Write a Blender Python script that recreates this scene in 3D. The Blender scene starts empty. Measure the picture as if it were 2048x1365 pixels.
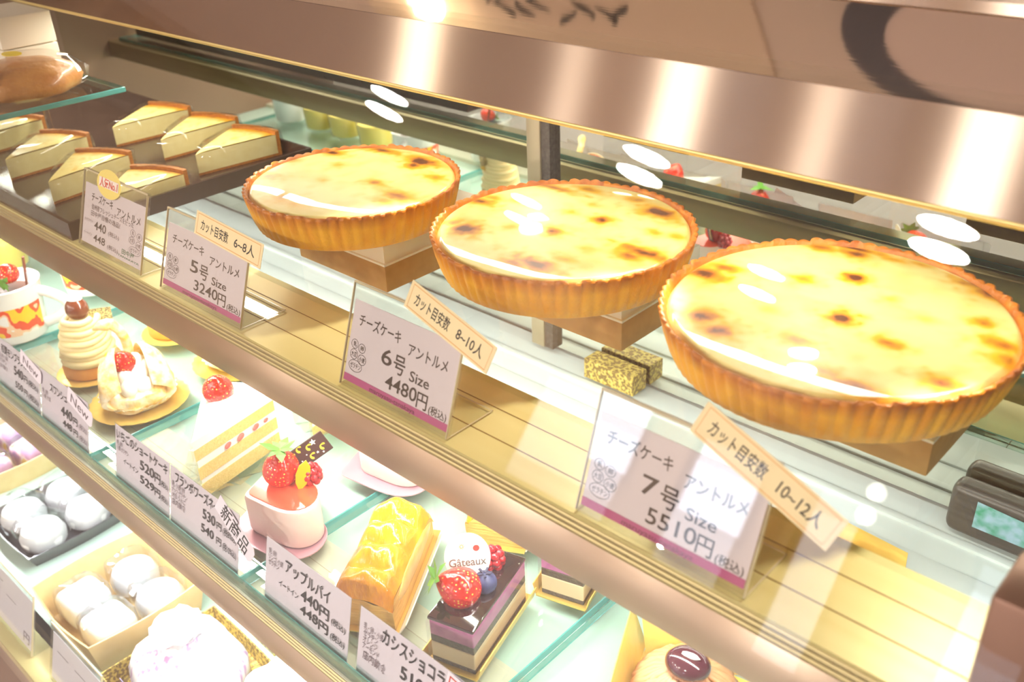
import bpy, bmesh, math, random
import numpy as np
from mathutils import Vector, Matrix, Euler
random.seed(7); rng = np.random.default_rng(7)
PI = math.pi
SC = bpy.context.scene; COL = SC.collection
H = 1.35                     # height of the viewpoint above the shop floor; heights below are given relative to it

# ------------------------------------------------------------------ camera, world, exposure
def setup_camera():
    yaw, pitch, roll, f = math.radians(43.836), math.radians(29.188), math.radians(-2.279), 1932.0
    fw = Vector((-math.sin(yaw)*math.cos(pitch), math.cos(yaw)*math.cos(pitch), -math.sin(pitch)))
    r = Vector((math.cos(yaw), math.sin(yaw), 0)); u = r.cross(fw)
    r2 = r*math.cos(roll)+u*math.sin(roll); u2 = r2.cross(fw)
    m = Matrix((r2, u2, -fw)).transposed().to_4x4(); m.translation = (0, 0, H)
    cd = bpy.data.cameras.new('camera'); cd.sensor_width = 36; cd.lens = f/2048*36
    cd.clip_start = .01; cd.clip_end = 60
    cd.dof.use_dof = True; cd.dof.focus_distance = .74; cd.dof.aperture_fstop = 9
    co = bpy.data.objects.new('camera', cd); COL.objects.link(co); co.matrix_world = m
    SC.camera = co
setup_camera()
SC.view_settings.view_transform = 'Standard'; SC.view_settings.look = 'None'
SC.view_settings.exposure = 0.42; SC.view_settings.gamma = 1.0; SC.view_settings.use_curve_mapping = False
SC.cycles.max_bounces = 10; SC.cycles.transparent_max_bounces = 24; SC.cycles.glossy_bounces = 5
SC.cycles.caustics_reflective = False; SC.cycles.caustics_refractive = False
SC.cycles.sample_clamp_indirect = 6; SC.cycles.use_denoising = True
wd = bpy.data.worlds.new('daylight'); SC.world = wd; wd.use_nodes = True
bg = wd.node_tree.nodes['Background']; bg.inputs[0].default_value = (.82, .85, 1, 1); bg.inputs[1].default_value = 4.2

def area(name, loc, sx, sy, power, color, direction):
    l = bpy.data.lights.new(name, 'AREA'); l.shape = 'RECTANGLE'; l.size = sx; l.size_y = sy
    l.energy = power; l.color = color
    o = bpy.data.objects.new(name, l); COL.objects.link(o); o.location = (loc[0], loc[1], loc[2]+H)
    o.rotation_euler = Vector(direction).to_track_quat('-Z', 'Y').to_euler()
    return o
WARM = (1, .93, .80); NEUT = (1, .97, .92); COOL = (.94, .98, 1)
# lamp strips built into the case: under the canopy, under the upper rail, under the lower rail
area('canopy_led_strip', (-.42, .505, -.186), .74, .012, .54, WARM, (0, -.30, -1))
area('canopy_led_strip', (-1.22, .505, -.186), .84, .012, 1.5, WARM, (0, -.15, -1))
area('upper_rail_led_strip', (-.86, .352, -.366), 1.60, .012, 3.5, NEUT, (0, .45, -1))
area('back_deck_fill', (-.80, .611, -.376), 1.5, .010, 1.05, NEUT, (0, -.1, -1))  # added fill light, brightens the rear of the lower deck and its mirror image
area('lower_rail_led_strip', (-.87, .292, -.552), 1.6, .012, 4.8, COOL, (0, .10, -1))
for i, (lx, ly) in enumerate(((-.715, .474), (-.508, .474), (-.308, .474), (-.10, .474))):
    l = bpy.data.lights.new('canopy_led_spot', 'SPOT'); l.energy = 1.1; l.color = WARM; l.shadow_soft_size = .004
    l.spot_size = math.radians(58); l.spot_blend = .7
    o = bpy.data.objects.new('canopy_led_spot', l); COL.objects.link(o); o.location = (lx, ly, -.186+H)
    o.rotation_euler = Vector((0, -.80, -1)).to_track_quat('-Z', 'Y').to_euler()

# ------------------------------------------------------------------ materials
def lin(c):
    if max(c) > 1.001: c = [v/255 for v in c]
    return tuple(v/12.92 if v <= .04045 else ((v+.055)/1.055)**2.4 for v in c)
MATS = {}
def base_mat(name):
    m = bpy.data.materials.new(name); m.use_nodes = True; nt = m.node_tree
    return m, nt, nt.nodes, nt.links
def mat(name, col, rough=.5, metal=0, noise=None, bump=None, coat=0, coat_rough=.03, spec=.5, attr=False, emit=None, sss=0, stretch=(1, 1, 1), trans=0):
    """noise=(scale, second colour, contrast); bump=(scale, strength)"""
    if name in MATS: return MATS[name]
    m, nt, N, L = base_mat(name); p = N['Principled BSDF']; c = lin(col)
    p.inputs['Base Color'].default_value = (*c, 1); p.inputs['Roughness'].default_value = rough
    p.inputs['Metallic'].default_value = metal; p.inputs['Specular IOR Level'].default_value = spec
    p.inputs['Coat Weight'].default_value = coat; p.inputs['Coat Roughness'].default_value = coat_rough
    if trans: p.inputs['Transmission Weight'].default_value = trans
    if sss:
        p.inputs['Subsurface Weight'].default_value = sss; p.inputs['Subsurface Radius'].default_value = (.6, .4, .25); p.inputs['Subsurface Scale'].default_value = .008
    tc = N.new('ShaderNodeTexCoord'); mp = N.new('ShaderNodeMapping'); mp.inputs['Scale'].default_value = stretch
    L.new(tc.outputs['Object'], mp.inputs[0])
    src = None
    if attr:
        a = N.new('ShaderNodeAttribute'); a.attribute_name = 'col'; src = a.outputs['Color']
    if noise:
        n = N.new('ShaderNodeTexNoise'); n.inputs['Scale'].default_value = noise[0]; n.inputs['Detail'].default_value = 5
        L.new(mp.outputs[0], n.inputs['Vector'])
        r = N.new('ShaderNodeMapRange'); k = noise[2]; r.inputs[1].default_value = .5-k/2; r.inputs[2].default_value = .5+k/2
        L.new(n.outputs['Fac'], r.inputs[0]); mx = N.new('ShaderNodeMix'); mx.data_type = 'RGBA'
        L.new(r.outputs[0], mx.inputs[0]); mx.inputs[6].default_value = (*c, 1); mx.inputs[7].default_value = (*lin(noise[1]), 1)
        if src is not None: L.new(src, mx.inputs[6])
        src = mx.outputs[2]
    if src is not None: L.new(src, p.inputs['Base Color'])
    if bump:
        n2 = N.new('ShaderNodeTexNoise'); n2.inputs['Scale'].default_value = bump[0]; n2.inputs['Detail'].default_value = 4
        L.new(mp.outputs[0], n2.inputs['Vector']); b = N.new('ShaderNodeBump'); b.inputs['Strength'].default_value = bump[1]; b.inputs['Distance'].default_value = .002
        L.new(n2.outputs['Fac'], b.inputs['Height']); L.new(b.outputs[0], p.inputs['Normal'])
    if emit:
        p.inputs['Emission Color'].default_value = (*lin(emit[0]), 1); p.inputs['Emission Strength'].default_value = emit[1]
    MATS[name] = m; return m
def clear(name, tint=(1, 1, 1), mul=1.8, rough=0.0, base=0.0, ior=1.5):
    """thin clear sheet: see-through with the reflection of both its faces"""
    if name in MATS: return MATS[name]
    m, nt, N, L = base_mat(name); N.remove(N['Principled BSDF']); out = N['Material Output']
    t = N.new('ShaderNodeBsdfTransparent'); t.inputs[0].default_value = (*tint, 1)
    g = N.new('ShaderNodeBsdfGlossy'); g.inputs['Roughness'].default_value = rough
    fr = N.new('ShaderNodeFresnel'); ge = N.new('ShaderNodeNewGeometry'); io = N.new('ShaderNodeMix')
    io.inputs[2].default_value = ior; io.inputs[3].default_value = 1/ior; L.new(ge.outputs['Backfacing'], io.inputs[0]); L.new(io.outputs[0], fr.inputs[0])
    ma = N.new('ShaderNodeMath'); ma.operation = 'MULTIPLY_ADD'; ma.inputs[1].default_value = mul; ma.inputs[2].default_value = base; ma.use_clamp = True
    L.new(fr.outputs[0], ma.inputs[0]); mx = N.new('ShaderNodeMixShader')
    L.new(ma.outputs[0], mx.inputs[0]); L.new(t.outputs[0], mx.inputs[1]); L.new(g.outputs[0], mx.inputs[2]); L.new(mx.outputs[0], out.inputs[0])
    MATS[name] = m; return m
def brushed(name, col, rough, aniso, scale=900, bump=.05):
    """metal brushed along x"""
    if name in MATS: return MATS[name]
    m, nt, N, L = base_mat(name); N.remove(N['Principled BSDF']); out = N['Material Output']
    g = N.new('ShaderNodeBsdfAnisotropic'); g.inputs['Color'].default_value = (*lin(col), 1)
    g.inputs['Roughness'].default_value = rough; g.inputs['Anisotropy'].default_value = aniso
    tg = N.new('ShaderNodeCombineXYZ'); tg.inputs[0].default_value = 1; L.new(tg.outputs[0], g.inputs['Tangent'])
    tc = N.new('ShaderNodeTexCoord'); mp = N.new('ShaderNodeMapping'); mp.inputs['Scale'].default_value = (.012, 1, 1); L.new(tc.outputs['Object'], mp.inputs[0])
    n = N.new('ShaderNodeTexNoise'); n.inputs['Scale'].default_value = scale; L.new(mp.outputs[0], n.inputs['Vector'])
    b = N.new('ShaderNodeBump'); b.inputs['Strength'].default_value = bump; b.inputs['Distance'].default_value = .0005
    L.new(n.outputs['Fac'], b.inputs['Height']); L.new(b.outputs[0], g.inputs['Normal']); L.new(g.outputs[0], out.inputs[0])
    MATS[name] = m; return m
def seeded(name, col, seed_col, scale, rough=.25):
    """strawberry skin: evenly spread pips in small pits"""
    if name in MATS: return MATS[name]
    m, nt, N, L = base_mat(name); p = N['Principled BSDF']; p.inputs['Roughness'].default_value = rough
    p.inputs['Coat Weight'].default_value = .5; p.inputs['Coat Roughness'].default_value = .08
    tc = N.new('ShaderNodeTexCoord'); v = N.new('ShaderNodeTexVoronoi'); v.inputs['Scale'].default_value = scale; v.inputs['Randomness'].default_value = .55
    L.new(tc.outputs['Object'], v.inputs['Vector'])
    r = N.new('ShaderNodeMapRange'); r.inputs[1].default_value = .16; r.inputs[2].default_value = .26; L.new(v.outputs['Distance'], r.inputs[0])
    mx = N.new('ShaderNodeMix'); mx.data_type = 'RGBA'; L.new(r.outputs[0], mx.inputs[0])
    mx.inputs[6].default_value = (*lin(seed_col), 1); mx.inputs[7].default_value = (*lin(col), 1); L.new(mx.outputs[2], p.inputs['Base Color'])
    b = N.new('ShaderNodeBump'); b.inputs['Strength'].default_value = .6; b.inputs['Distance'].default_value = .0012
    L.new(v.outputs['Distance'], b.inputs['Height']); L.new(b.outputs[0], p.inputs['Normal'])
    MATS[name] = m; return m
def blotch(name, cols, scale, rough=.3, metal=0, stretch=(1, 1, 1)):
    """hard-edged patches of several colours (printed pattern)"""
    if name in MATS: return MATS[name]
    m, nt, N, L = base_mat(name); p = N['Principled BSDF']; p.inputs['Roughness'].default_value = rough; p.inputs['Metallic'].default_value = metal
    tc = N.new('ShaderNodeTexCoord'); mp = N.new('ShaderNodeMapping'); mp.inputs['Scale'].default_value = stretch; L.new(tc.outputs['Object'], mp.inputs[0])
    n = N.new('ShaderNodeTexNoise'); n.inputs['Scale'].default_value = scale; n.inputs['Detail'].default_value = 1.5; L.new(mp.outputs[0], n.inputs['Vector'])
    cr = N.new('ShaderNodeValToRGB'); cr.color_ramp.interpolation = 'CONSTANT'; L.new(n.outputs['Fac'], cr.inputs[0])
    el = cr.color_ramp.elements; pos = np.linspace(.36, .62, len(cols)); 
    el[0].position = 0; el[0].color = (*lin(cols[0]), 1); el[1].position = pos[1]; el[1].color = (*lin(cols[1]), 1)
    for k in range(2, len(cols)):
        e = el.new(pos[k]); e.color = (*lin(cols[k]), 1)
    L.new(cr.outputs[0], p.inputs['Base Color']); MATS[name] = m; return m
# ------------------------------------------------------------------ shapes: each returns (verts, faces)
def cat_(*gs):
    V = []; F = []; n = 0
    for v, f in gs:
        v = np.asarray(v, float); V.append(v); F += [tuple(i+n for i in q) for q in f]; n += len(v)
    return np.concatenate(V), F
def tf(g, loc=(0, 0, 0), rot=(0, 0, 0), sc=(1, 1, 1)):
    v, f = g; R = np.array(Euler(rot).to_matrix()); return (np.asarray(v, float)*np.array(sc))@R.T+np.array(loc), f
def box(x0, x1, y0, y1, z0, z1):
    v = [(x, y, z) for z in (z0, z1) for y in (y0, y1) for x in (x0, x1)]
    return np.array(v, float), [(0, 2, 3, 1), (4, 5, 7, 6), (0, 1, 5, 4), (2, 6, 7, 3), (0, 4, 6, 2), (1, 3, 7, 5)]
def rbox(x0, x1, y0, y1, z0, z1, r=.002, seg=2):
    bm = bmesh.new(); bmesh.ops.create_cube(bm, size=1)
    for v in bm.verts: v.co = ((x0+x1)/2+v.co.x*(x1-x0), (y0+y1)/2+v.co.y*(y1-y0), (z0+z1)/2+v.co.z*(z1-z0))
    bmesh.ops.bevel(bm, geom=bm.edges[:], offset=r, segments=seg, profile=.5, affect='EDGES')
    bm.verts.index_update(); g = (np.array([v.co[:] for v in bm.verts]), [tuple(v.index for v in f.verts) for f in bm.faces]); bm.free(); return g
def lathe(prof, n=40, fn=None, close=True):
    """prof: (r, z) from bottom to top; fn(theta, k, r, z) -> (r, z)"""
    V = []; F = []; th = np.linspace(0, 2*PI, n, endpoint=False); m = len(prof)
    for k, (r, z) in enumerate(prof):
        for t in th:
            rr, zz = (r, z) if fn is None else fn(t, k, r, z)
            V.append((rr*math.cos(t), rr*math.sin(t), zz))
    for k in range(m-1):
        for i in range(n):
            j = (i+1) % n; F.append((k*n+i, k*n+j, (k+1)*n+j, (k+1)*n+i))
    if close:
        F.append(tuple(range(n-1, -1, -1))); F.append(tuple((m-1)*n+i for i in range(n)))
    return np.array(V), F
def tube(pts, rad, n=10, cap=True, flat=1.0):
    P = [Vector(p) for p in pts]; m = len(P); V = []; F = []
    if not hasattr(rad, '__len__'): rad = [rad]*m
    up = Vector((0, 0, 1)); prev = None
    for k in range(m):
        d = (P[min(k+1, m-1)]-P[max(k-1, 0)]).normalized()
        if prev is None:
            a = d.cross(up)
            if a.length < 1e-3: a = d.cross(Vector((1, 0, 0)))
            a.normalize()
        else:
            a = (prev-d*prev.dot(d)).normalized()
        prev = a; b = d.cross(a)
        for i in range(n):
            t = 2*PI*i/n; V.append(tuple(P[k]+(a*math.cos(t)+b*math.sin(t)*flat)*rad[k]))
    for k in range(m-1):
        for i in range(n):
            j = (i+1) % n; F.append((k*n+i, k*n+j, (k+1)*n+j, (k+1)*n+i))
    if cap: F.append(tuple(range(n-1, -1, -1))); F.append(tuple((m-1)*n+i for i in range(n)))
    return np.array(V), F
def prism(poly, z0, z1):
    n = len(poly); V = [(x, y, z0) for x, y in poly]+[(x, y, z1) for x, y in poly]
    F = [tuple(range(n-1, -1, -1)), tuple(range(n, 2*n))]+[(i, (i+1) % n, n+(i+1) % n, n+i) for i in range(n)]
    return np.array(V), F
def ball(rx, ry, rz, loc=(0, 0, 0), n=20, m=12, noise=0):
    V = []; F = []
    for k in range(m+1):
        p = PI*k/m
        for i in range(n):
            t = 2*PI*i/n; s = 1+noise*math.sin(5*t+3*p)*math.sin(3*p)
            V.append((rx*math.sin(p)*math.cos(t)*s+loc[0], ry*math.sin(p)*math.sin(t)*s+loc[1], -rz*math.cos(p)*s+loc[2]))
    for k in range(m):
        for i in range(n):
            j = (i+1) % n; F.append((k*n+i, k*n+j, (k+1)*n+j, (k+1)*n+i))
    return np.array(V), F
def extrude_x(prof, x0, x1):
    """closed profile of (y, z), counter-clockwise seen from +x, swept along x"""
    n = len(prof); V = [(x0, y, z) for y, z in prof]+[(x1, y, z) for y, z in prof]
    F = [tuple(range(n-1, -1, -1)), tuple(range(n, 2*n))]+[(i, (i+1) % n, n+(i+1) % n, n+i) for i in range(n)]
    return np.array(V), F
def obj(name, g, m, parent=None, smooth=False, loc=(0, 0, 0), rot=(0, 0, 0), label=None, col=None, m2=None, f2=None, angle=40):
    v, f = g; me = bpy.data.meshes.new(name); me.from_pydata([tuple(q) for q in np.asarray(v, float)], [], f)
    me.materials.append(m)
    if m2 is not None:
        me.materials.append(m2)
        for k in f2: me.polygons[k].material_index = 1
    bm = bmesh.new(); bm.from_mesh(me); bmesh.ops.recalc_face_normals(bm, faces=bm.faces); bm.to_mesh(me); bm.free()
    if col is not None:
        a = me.color_attributes.new('col', 'FLOAT_COLOR', 'POINT'); c = np.ones((len(v), 4), np.float32); c[:, :3] = col; a.data.foreach_set('color', c.ravel())
    if smooth:
        me.polygons.foreach_set('use_smooth', [True]*len(me.polygons))
        if angle < 180: me.set_sharp_from_angle(angle=math.radians(angle))
    o = bpy.data.objects.new(name, me); COL.objects.link(o); o.parent = parent
    o.location = loc if parent is not None else (loc[0], loc[1], loc[2]+H); o.rotation_euler = rot
    if label: o['label'] = label
    return o
def thing(name, label, cat, loc=(0, 0, 0), rotz=0, group=None):
    o = bpy.data.objects.new(name, None); COL.objects.link(o); o.empty_display_size = .02
    o.location = (loc[0], loc[1], loc[2]+H); o.rotation_euler = (0, 0, rotz); o['label'] = label; o['category'] = cat
    if group: o['group'] = group
    return o
def tag(o, label, cat, group=None):
    o['label'] = label; o['category'] = cat
    if group: o['group'] = group
    return o
def struct(name, g, m, **k):
    o = obj(name, g, m, **k); o['kind'] = 'structure'; return o
def dup(root, loc, rotz, label, group=None):
    r = root.copy(); COL.objects.link(r); r.location = (loc[0], loc[1], loc[2]+H); r.rotation_euler = (0, 0, rotz); r['label'] = label
    if group: r['group'] = group
    for ch in list(root.children):
        c = ch.copy(); COL.objects.link(c); c.parent = r
        for g in ch.children:
            d = g.copy(); COL.objects.link(d); d.parent = c
    return r
# writing
_tc = {}
def glyphs(s):
    if s not in _tc:
        c = bpy.data.curves.new('w', 'FONT'); c.body = s; c.resolution_u = 3; c.offset = .010
        o = bpy.data.objects.new('w', c); COL.objects.link(o); bpy.context.view_layer.update()
        me = bpy.data.meshes.new_from_object(o.evaluated_get(bpy.context.evaluated_depsgraph_get()))
        V = np.array([v.co[:] for v in me.vertices]) if len(me.vertices) else np.zeros((0, 3)); F = [tuple(p.vertices) for p in me.polygons]
        COL.objects.unlink(o); bpy.data.objects.remove(o); bpy.data.curves.remove(c); bpy.data.meshes.remove(me); _tc[s] = (V, F)
    return _tc[s]
def write(s, x, y, h, w=None, rot=0, lift=.0003, bold=0):
    """text with its left end at x and its middle height at y (metres on the card), letters about h high"""
    V, F = glyphs(s); V = V.copy()
    if not len(V): return V, F
    k = h/.75; V[:, :2] *= k; V[:, 1] -= .36*k; V[:, 0] -= V[:, 0].min()
    if w: V[:, 0] *= w/max(1e-6, V[:, 0].max())
    c, s_ = math.cos(rot), math.sin(rot); X = V[:, 0]*c-V[:, 1]*s_+x; Y = V[:, 0]*s_+V[:, 1]*c+y
    return np.stack([X, Y, np.full(len(X), lift)], 1), F
def ring2(cx, cy, rx, ry, t=.0004, lift=.0003, n=24):
    V = []; F = []
    for i in range(n):
        a = 2*PI*i/n
        V += [((rx-t)*math.cos(a)+cx, (ry-t)*math.sin(a)+cy, lift), ((rx+t)*math.cos(a)+cx, (ry+t)*math.sin(a)+cy, lift)]
    for i in range(n):
        j = (i+1) % n; F.append((2*i, 2*i+1, 2*j+1, 2*j))
    return np.array(V), F
def on_plane(g, O, tilt, rz=0):
    """flat writing (x right, y up, z towards the reader) stood up on a card leaning back by tilt"""
    v, f = g; v = np.asarray(v, float); x, y, z = v[:, 0], v[:, 1], v[:, 2]; s, c = math.sin(tilt), math.cos(tilt)
    return np.stack([x+O[0], y*s-z*c+O[1], y*c+z*s+O[2]], 1), f
# ------------------------------------------------------------------ the shop round the case
m_wall = mat('wall_paint', (150, 124, 104), .8, noise=(3, (134, 108, 88), .6))
m_ceil = mat('ceiling_paint', (246, 236, 226), .9)
m_floor = mat('floor_wood', (150, 139, 138), .5, noise=(6, (128, 117, 116), .5), stretch=(.3, 4, 1))
m_frame = mat('dark_wood', (92, 62, 42), .5, noise=(20, (70, 46, 30), .5), stretch=(1, 1, .1))
X0, X1, Y0, Y1, ZF, ZC = -7.2, 3.2, -6.3, 2.4, -1.35, 1.15
struct('floor', box(X0, X1, Y0, Y1, ZF-.05, ZF), m_floor)
struct('ceiling', box(X0, X1, Y0, Y1, ZC, ZC+.05), m_ceil)
struct('wall_back', box(X0, X1, Y1, Y1+.1, ZF, ZC), m_wall)
struct('wall_left', box(X0-.1, X0, Y0, Y1, ZF, ZC), m_wall)
struct('wall_right', box(X1, X1+.1, Y0, Y1, ZF, ZC), m_wall)
wins = [(-4.9, -3.7, -.95, -.10), (-3.3, -2.62, -1.0, -.06), (-2.3, -1.85, -1.25, -.04), (-1.15, -.62, -.85, -.10), (.2, 1.2, -1.0, -.10)]
fr = []; cur = X0
for (a, b, z0, z1) in wins:
    fr += [box(cur, a, Y0-.1, Y0, ZF, ZC), box(a, b, Y0-.1, Y0, ZF, z0), box(a, b, Y0-.1, Y0, z1, ZC)]; cur = b
fr.append(box(cur, X1, Y0-.1, Y0, ZF, ZC))
struct('wall_front', cat_(*fr), m_wall)
m_pane = clear('window_glass', (.96, .98, 1), 1.0)
for i, (a, b, z0, z1) in enumerate(wins):
    w = struct('window_%d' % (i+1), cat_(box(a, a+.05, Y0-.06, Y0+.02, z0, z1), box(b-.05, b, Y0-.06, Y0+.02, z0, z1), box(a+.05, b-.05, Y0-.06, Y0+.02, z0, z0+.05), box(a+.05, b-.05, Y0-.06, Y0+.02, z1-.05, z1)), m_frame)
    obj('pane', box(a+.05, b-.05, Y0-.03, Y0-.025, z0+.05, z1-.05), m_pane, w)
m_lamp = mat('lamp_glow', (255, 236, 206), emit=((255, 248, 240), 560))
m_bulb = mat('bulb_glow', (255, 240, 215), emit=((255, 240, 215), 220)); m_lampring = mat('lamp_ring', (235, 230, 220), .4)
lamps = [(-5.18, -3.64, 'farthest along the row from the beam'), (-3.01, -3.64, 'middle of the row'), (-1.35, -3.64, 'nearest end of the row'), (-5.3, -5.6, 'back row by the windows'), (-3.0, -5.6, 'back row over the door'), (.6, -3.64, 'past the end of the counter')]
for x, y, s in lamps:
    t = thing('ceiling_downlight', 'round ceiling downlight shining on the front glass, '+s, 'lamp', (x, y, ZC-.02), group='round ceiling downlights')
    obj('ring', lathe([(.135, .02), (.155, .02), (.155, .002), (.135, 0)], 48, close=False), m_lampring, t, True)
    obj('diffuser', lathe([(.0, .004), (.134, .003)], 48, close=False), m_lamp, t)
t = thing('reflection_oval', 'unseen pale oval with a broad navy rim, added for its reflection in the canopy', 'sign', (-.69, -.885, ZC-.06))  # made-up oval out of view, shaped to reflect as a navy band in the lid
obj('disc', tf(lathe([(.0, 0), (.26, 0), (.26, .03), (0, .03)], 48, close=False), sc=(1, .74, 1)), mat('oval_pink', (252, 240, 238), .6, emit=None), t)
obj('rim', tf(lathe([(.25, -.002), (.355, -.002), (.355, .06), (.25, .06), (.25, -.002)], 48, close=False), sc=(1, .75, 1)), mat('oval_navy', (16, 18, 50), .5), t)

t = thing('hanging_board', 'pale hanging board with dark brush strokes mirrored in the canopy', 'sign', (-2.06, -.975, ZC-.0122))
obj('board', box(-.95, .75, -.42, .34, 0, .012), mat('board_beige', (250, 236, 214), .7), t)
bs = []; r = np.random.default_rng(2)
for k, (x, y) in enumerate(((-.30, .02), (-.22, -.03), (-.17, .03), (-.08, -.01), (-.01, .02), (.07, -.03), (.13, .01), (.21, .0), (.28, .02))):
    bs.append(tube([(x+.05*math.sin(u*2.6+k), y+.05*(u-.5)*(1 if k % 2 else -1)*1.4, -.002) for u in np.linspace(0, 1, 7)], [.002, .008, .011, .009, .007, .005, .001], 8))
obj('brush_stroke', cat_(*bs), mat('stroke_black', (36, 32, 34), .6), t, True)
t = thing('ceiling_lamp', 'cluster of small bulbs glittering in the canopy lid', 'lamp', (-2.63, -1.02, ZC-.05))
obj('base', lathe([(.05, .03), (.06, .05), (.01, .05)], 24), m_lampring, t, True)
for k in range(9):
    obj('bulb', ball(.011, .011, .011, (.062*math.cos(k*2.4)*math.sqrt(k/9), .075*math.sin(k*2.4)*math.sqrt(k/9), .012*(k % 3)), 12, 8), m_bulb, t, True)
t = thing('floor_lamp', 'globe floor lamp by the windows reflected below the large tart', 'lamp', (-1.54, -5.0, ZF))
obj('globe', ball(.055, .055, .055, (0, 0, 1.31), 28, 16), mat('globe_glow', (255, 246, 236), emit=((255, 246, 236), 22)), t, True)
obj('pole', lathe([(.012, .02), (.012, 1.23)], 16), m_frame, t, True); obj('base', lathe([(.14, 0), (.14, .012), (.02, .024)], 32), m_frame, t, True)

# ------------------------------------------------------------------ the refrigerated display case
m_brush = brushed('brushed_steel', (200, 176, 158), .27, .86)
m_brush2 = brushed('polished_steel', (228, 206, 182), .03, .4, 900, .006)
m_rail = brushed('rail_steel', (192, 168, 148), .30, .70, 1400)
m_groove = mat('grooved_aluminium', (190, 172, 128), .42, .75, noise=(60, (170, 152, 110), .6), stretch=(.02, 1, 1))
m_plate = mat('shelf_plate', (236, 222, 158), .42, .15, noise=(70, (226, 208, 138), .5), stretch=(.03, 1, 1))
m_plate2 = mat('cream_plate', (240, 234, 212), .45, .1, noise=(70, (228, 222, 198), .5), stretch=(.03, 1, 1))
m_deck = mat('mint_panel', (202, 226, 214), .35)
m_alu = mat('beige_aluminium', (196, 180, 150), .40, .6)
m_gask = mat('dark_gasket', (70, 60, 52), .6, noise=(300, (110, 100, 92), .5))
m_mirror = brushed('mirror', (226, 226, 214), .012, 0, 900, 0)
m_steel2 = mat('track_steel', (228, 234, 232), .6, 0)
m_white = mat('white_panel', (232, 234, 230), .5)
m_cab = mat('cabinet_front', (120, 86, 60), .5)
m_glass = clear('front_glass', (.99, .995, .99), .42)
m_shelf = clear('shelf_glass', (.95, .985, .97), 1.0)
m_teal = mat('glass_edge_teal', (106, 196, 190), .18, noise=(40, (60, 160, 158), .7), trans=.25)
XL, XR = -1.72, .28
case = thing('display_case', 'glass fronted refrigerated cake display case with brushed steel canopy and rails', 'display case', (-.72, .45, ZF))
def part(name, g, m, **k):
    v, f = g; return obj(name, (np.asarray(v, float)-np.array((-.72, .45, ZF)), f), m, case, **k)
part('base_cabinet', box(XL, XR, .165, .74, ZF, -.80), m_cab)
part('bottom_deck', box(XL, XR, .19, .715, -.80, -.765), m_deck)
part('back_panel', box(XL, XR, .715, .735, -.765, -.535), m_white)
part('end_panel', cat_(box(XL-.03, XL, .16, .74, -.8, -.09), ), mat('end_brown', (168, 136, 116), .35, .3))
part('end_panel', cat_(box(XR, XR+.03, .16, .74, -.8, -.09), ), m_white)
def rail(name, y, z, depth, zb, back, plate):
    g = [(y, z), (y+.001, z-.003)]
    for k in range(3):
        zz = z-.003-.004*k; g += [(y+.0012, zz), (y+.0002, zz-.0012), (y+.0002, zz-.0028), (y+.0012, zz-.004)]
    top = extrude_x([(y+depth, z), (y+depth, z-.006), (y+.03, z-.006), (y+.03, z-.016)]+g[::-1], XL, XR)
    a = part(name+'_plate', top, plate)
    face = [(y+.0012, z-.0155), (y-.0012, z-.022), (y-.0022, z-.030), (y-.0012, z-.040), (y+.001, zb), (y+.02, zb), (y+.02, zb+.002), (y+.0045, zb+.003), (y+.0045, z-.0155)]
    part(name+'_face', extrude_x(face, XL, XR), m_rail, smooth=True)
    gg = []
    for k in range(3):
        zz = z-.003-.004*k; gg.append(extrude_x([(y+.0002, zz), (y-.0006, zz-.001), (y-.0006, zz-.0026), (y+.0002, zz-.0036)], XL, XR))
    part(name+'_grooves', cat_(*gg), m_groove)
    return a
rail('upper_rail', .317, -.338, .074, -.386, .391, m_plate)
rail('lower_rail', .253, -.524, .082, -.568, .335, m_plate2)
rail('bottom_rail', .158, -.765, .045, -.80, .2, m_plate)
# fine joint lines along the two plates
part('plate_seam', cat_(box(XL, XR, .3405, .3411, -.338, -.3377), box(XL, XR, .3655, .3661, -.338, -.3377)), mat('seam_brown', (150, 116, 58), .5))
part('plate_seam', cat_(box(XL, XR, .285, .2856, -.524, -.5238), box(XL, XR, .312, .3126, -.524, -.5238)), mat('seam_pale', (196, 186, 156), .5))
dk = [box(XL, -.1725, .335, .575, -.60, -.5305), box(-.1715, XR, .335, .575, -.60, -.5305)]
part('deck_panel', cat_(*dk), m_deck)
part('deck_joint', box(-.1725, -.1715, .335, .66, -.60, -.532), m_gask)
trk = [box(XL, XR, .575, .715, -.60, -.5315)]
for y, w_ in ((.600, .034), (.664, .008)): trk.append(rbox(XL, XR, y, y+w_, -.54, -.5290, .001))
part('door_track', cat_(*trk), m_steel2, smooth=True)
part('back_rail', rbox(XL, XR, .588, .634, -.372, -.3445, .002), mat('back_rail_metal', (178, 168, 124), .4, .6, noise=(50, (150, 140, 100), .5), stretch=(.02, 1, 1)), smooth=True)
d = part('mirror_door', box(XL, -.634, .7125, .7145, -.525, -.182), m_mirror); 
d2 = part('mirror_door', box(-.603, XR, .700, .702, -.525, -.182), m_mirror)
def sub(name, g, m, par, **k):
    v, f = g; return obj(name, (np.asarray(v, float)-np.array((-.72, .45, ZF)), f), m, par, **k)
sub('stile', rbox(-.632, -.614, .690, .712, -.525, -.182, .001), m_alu, d2, smooth=True)
sub('gasket', box(-.614, -.603, .692, .712, -.525, -.182), m_gask, d2)
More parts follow.
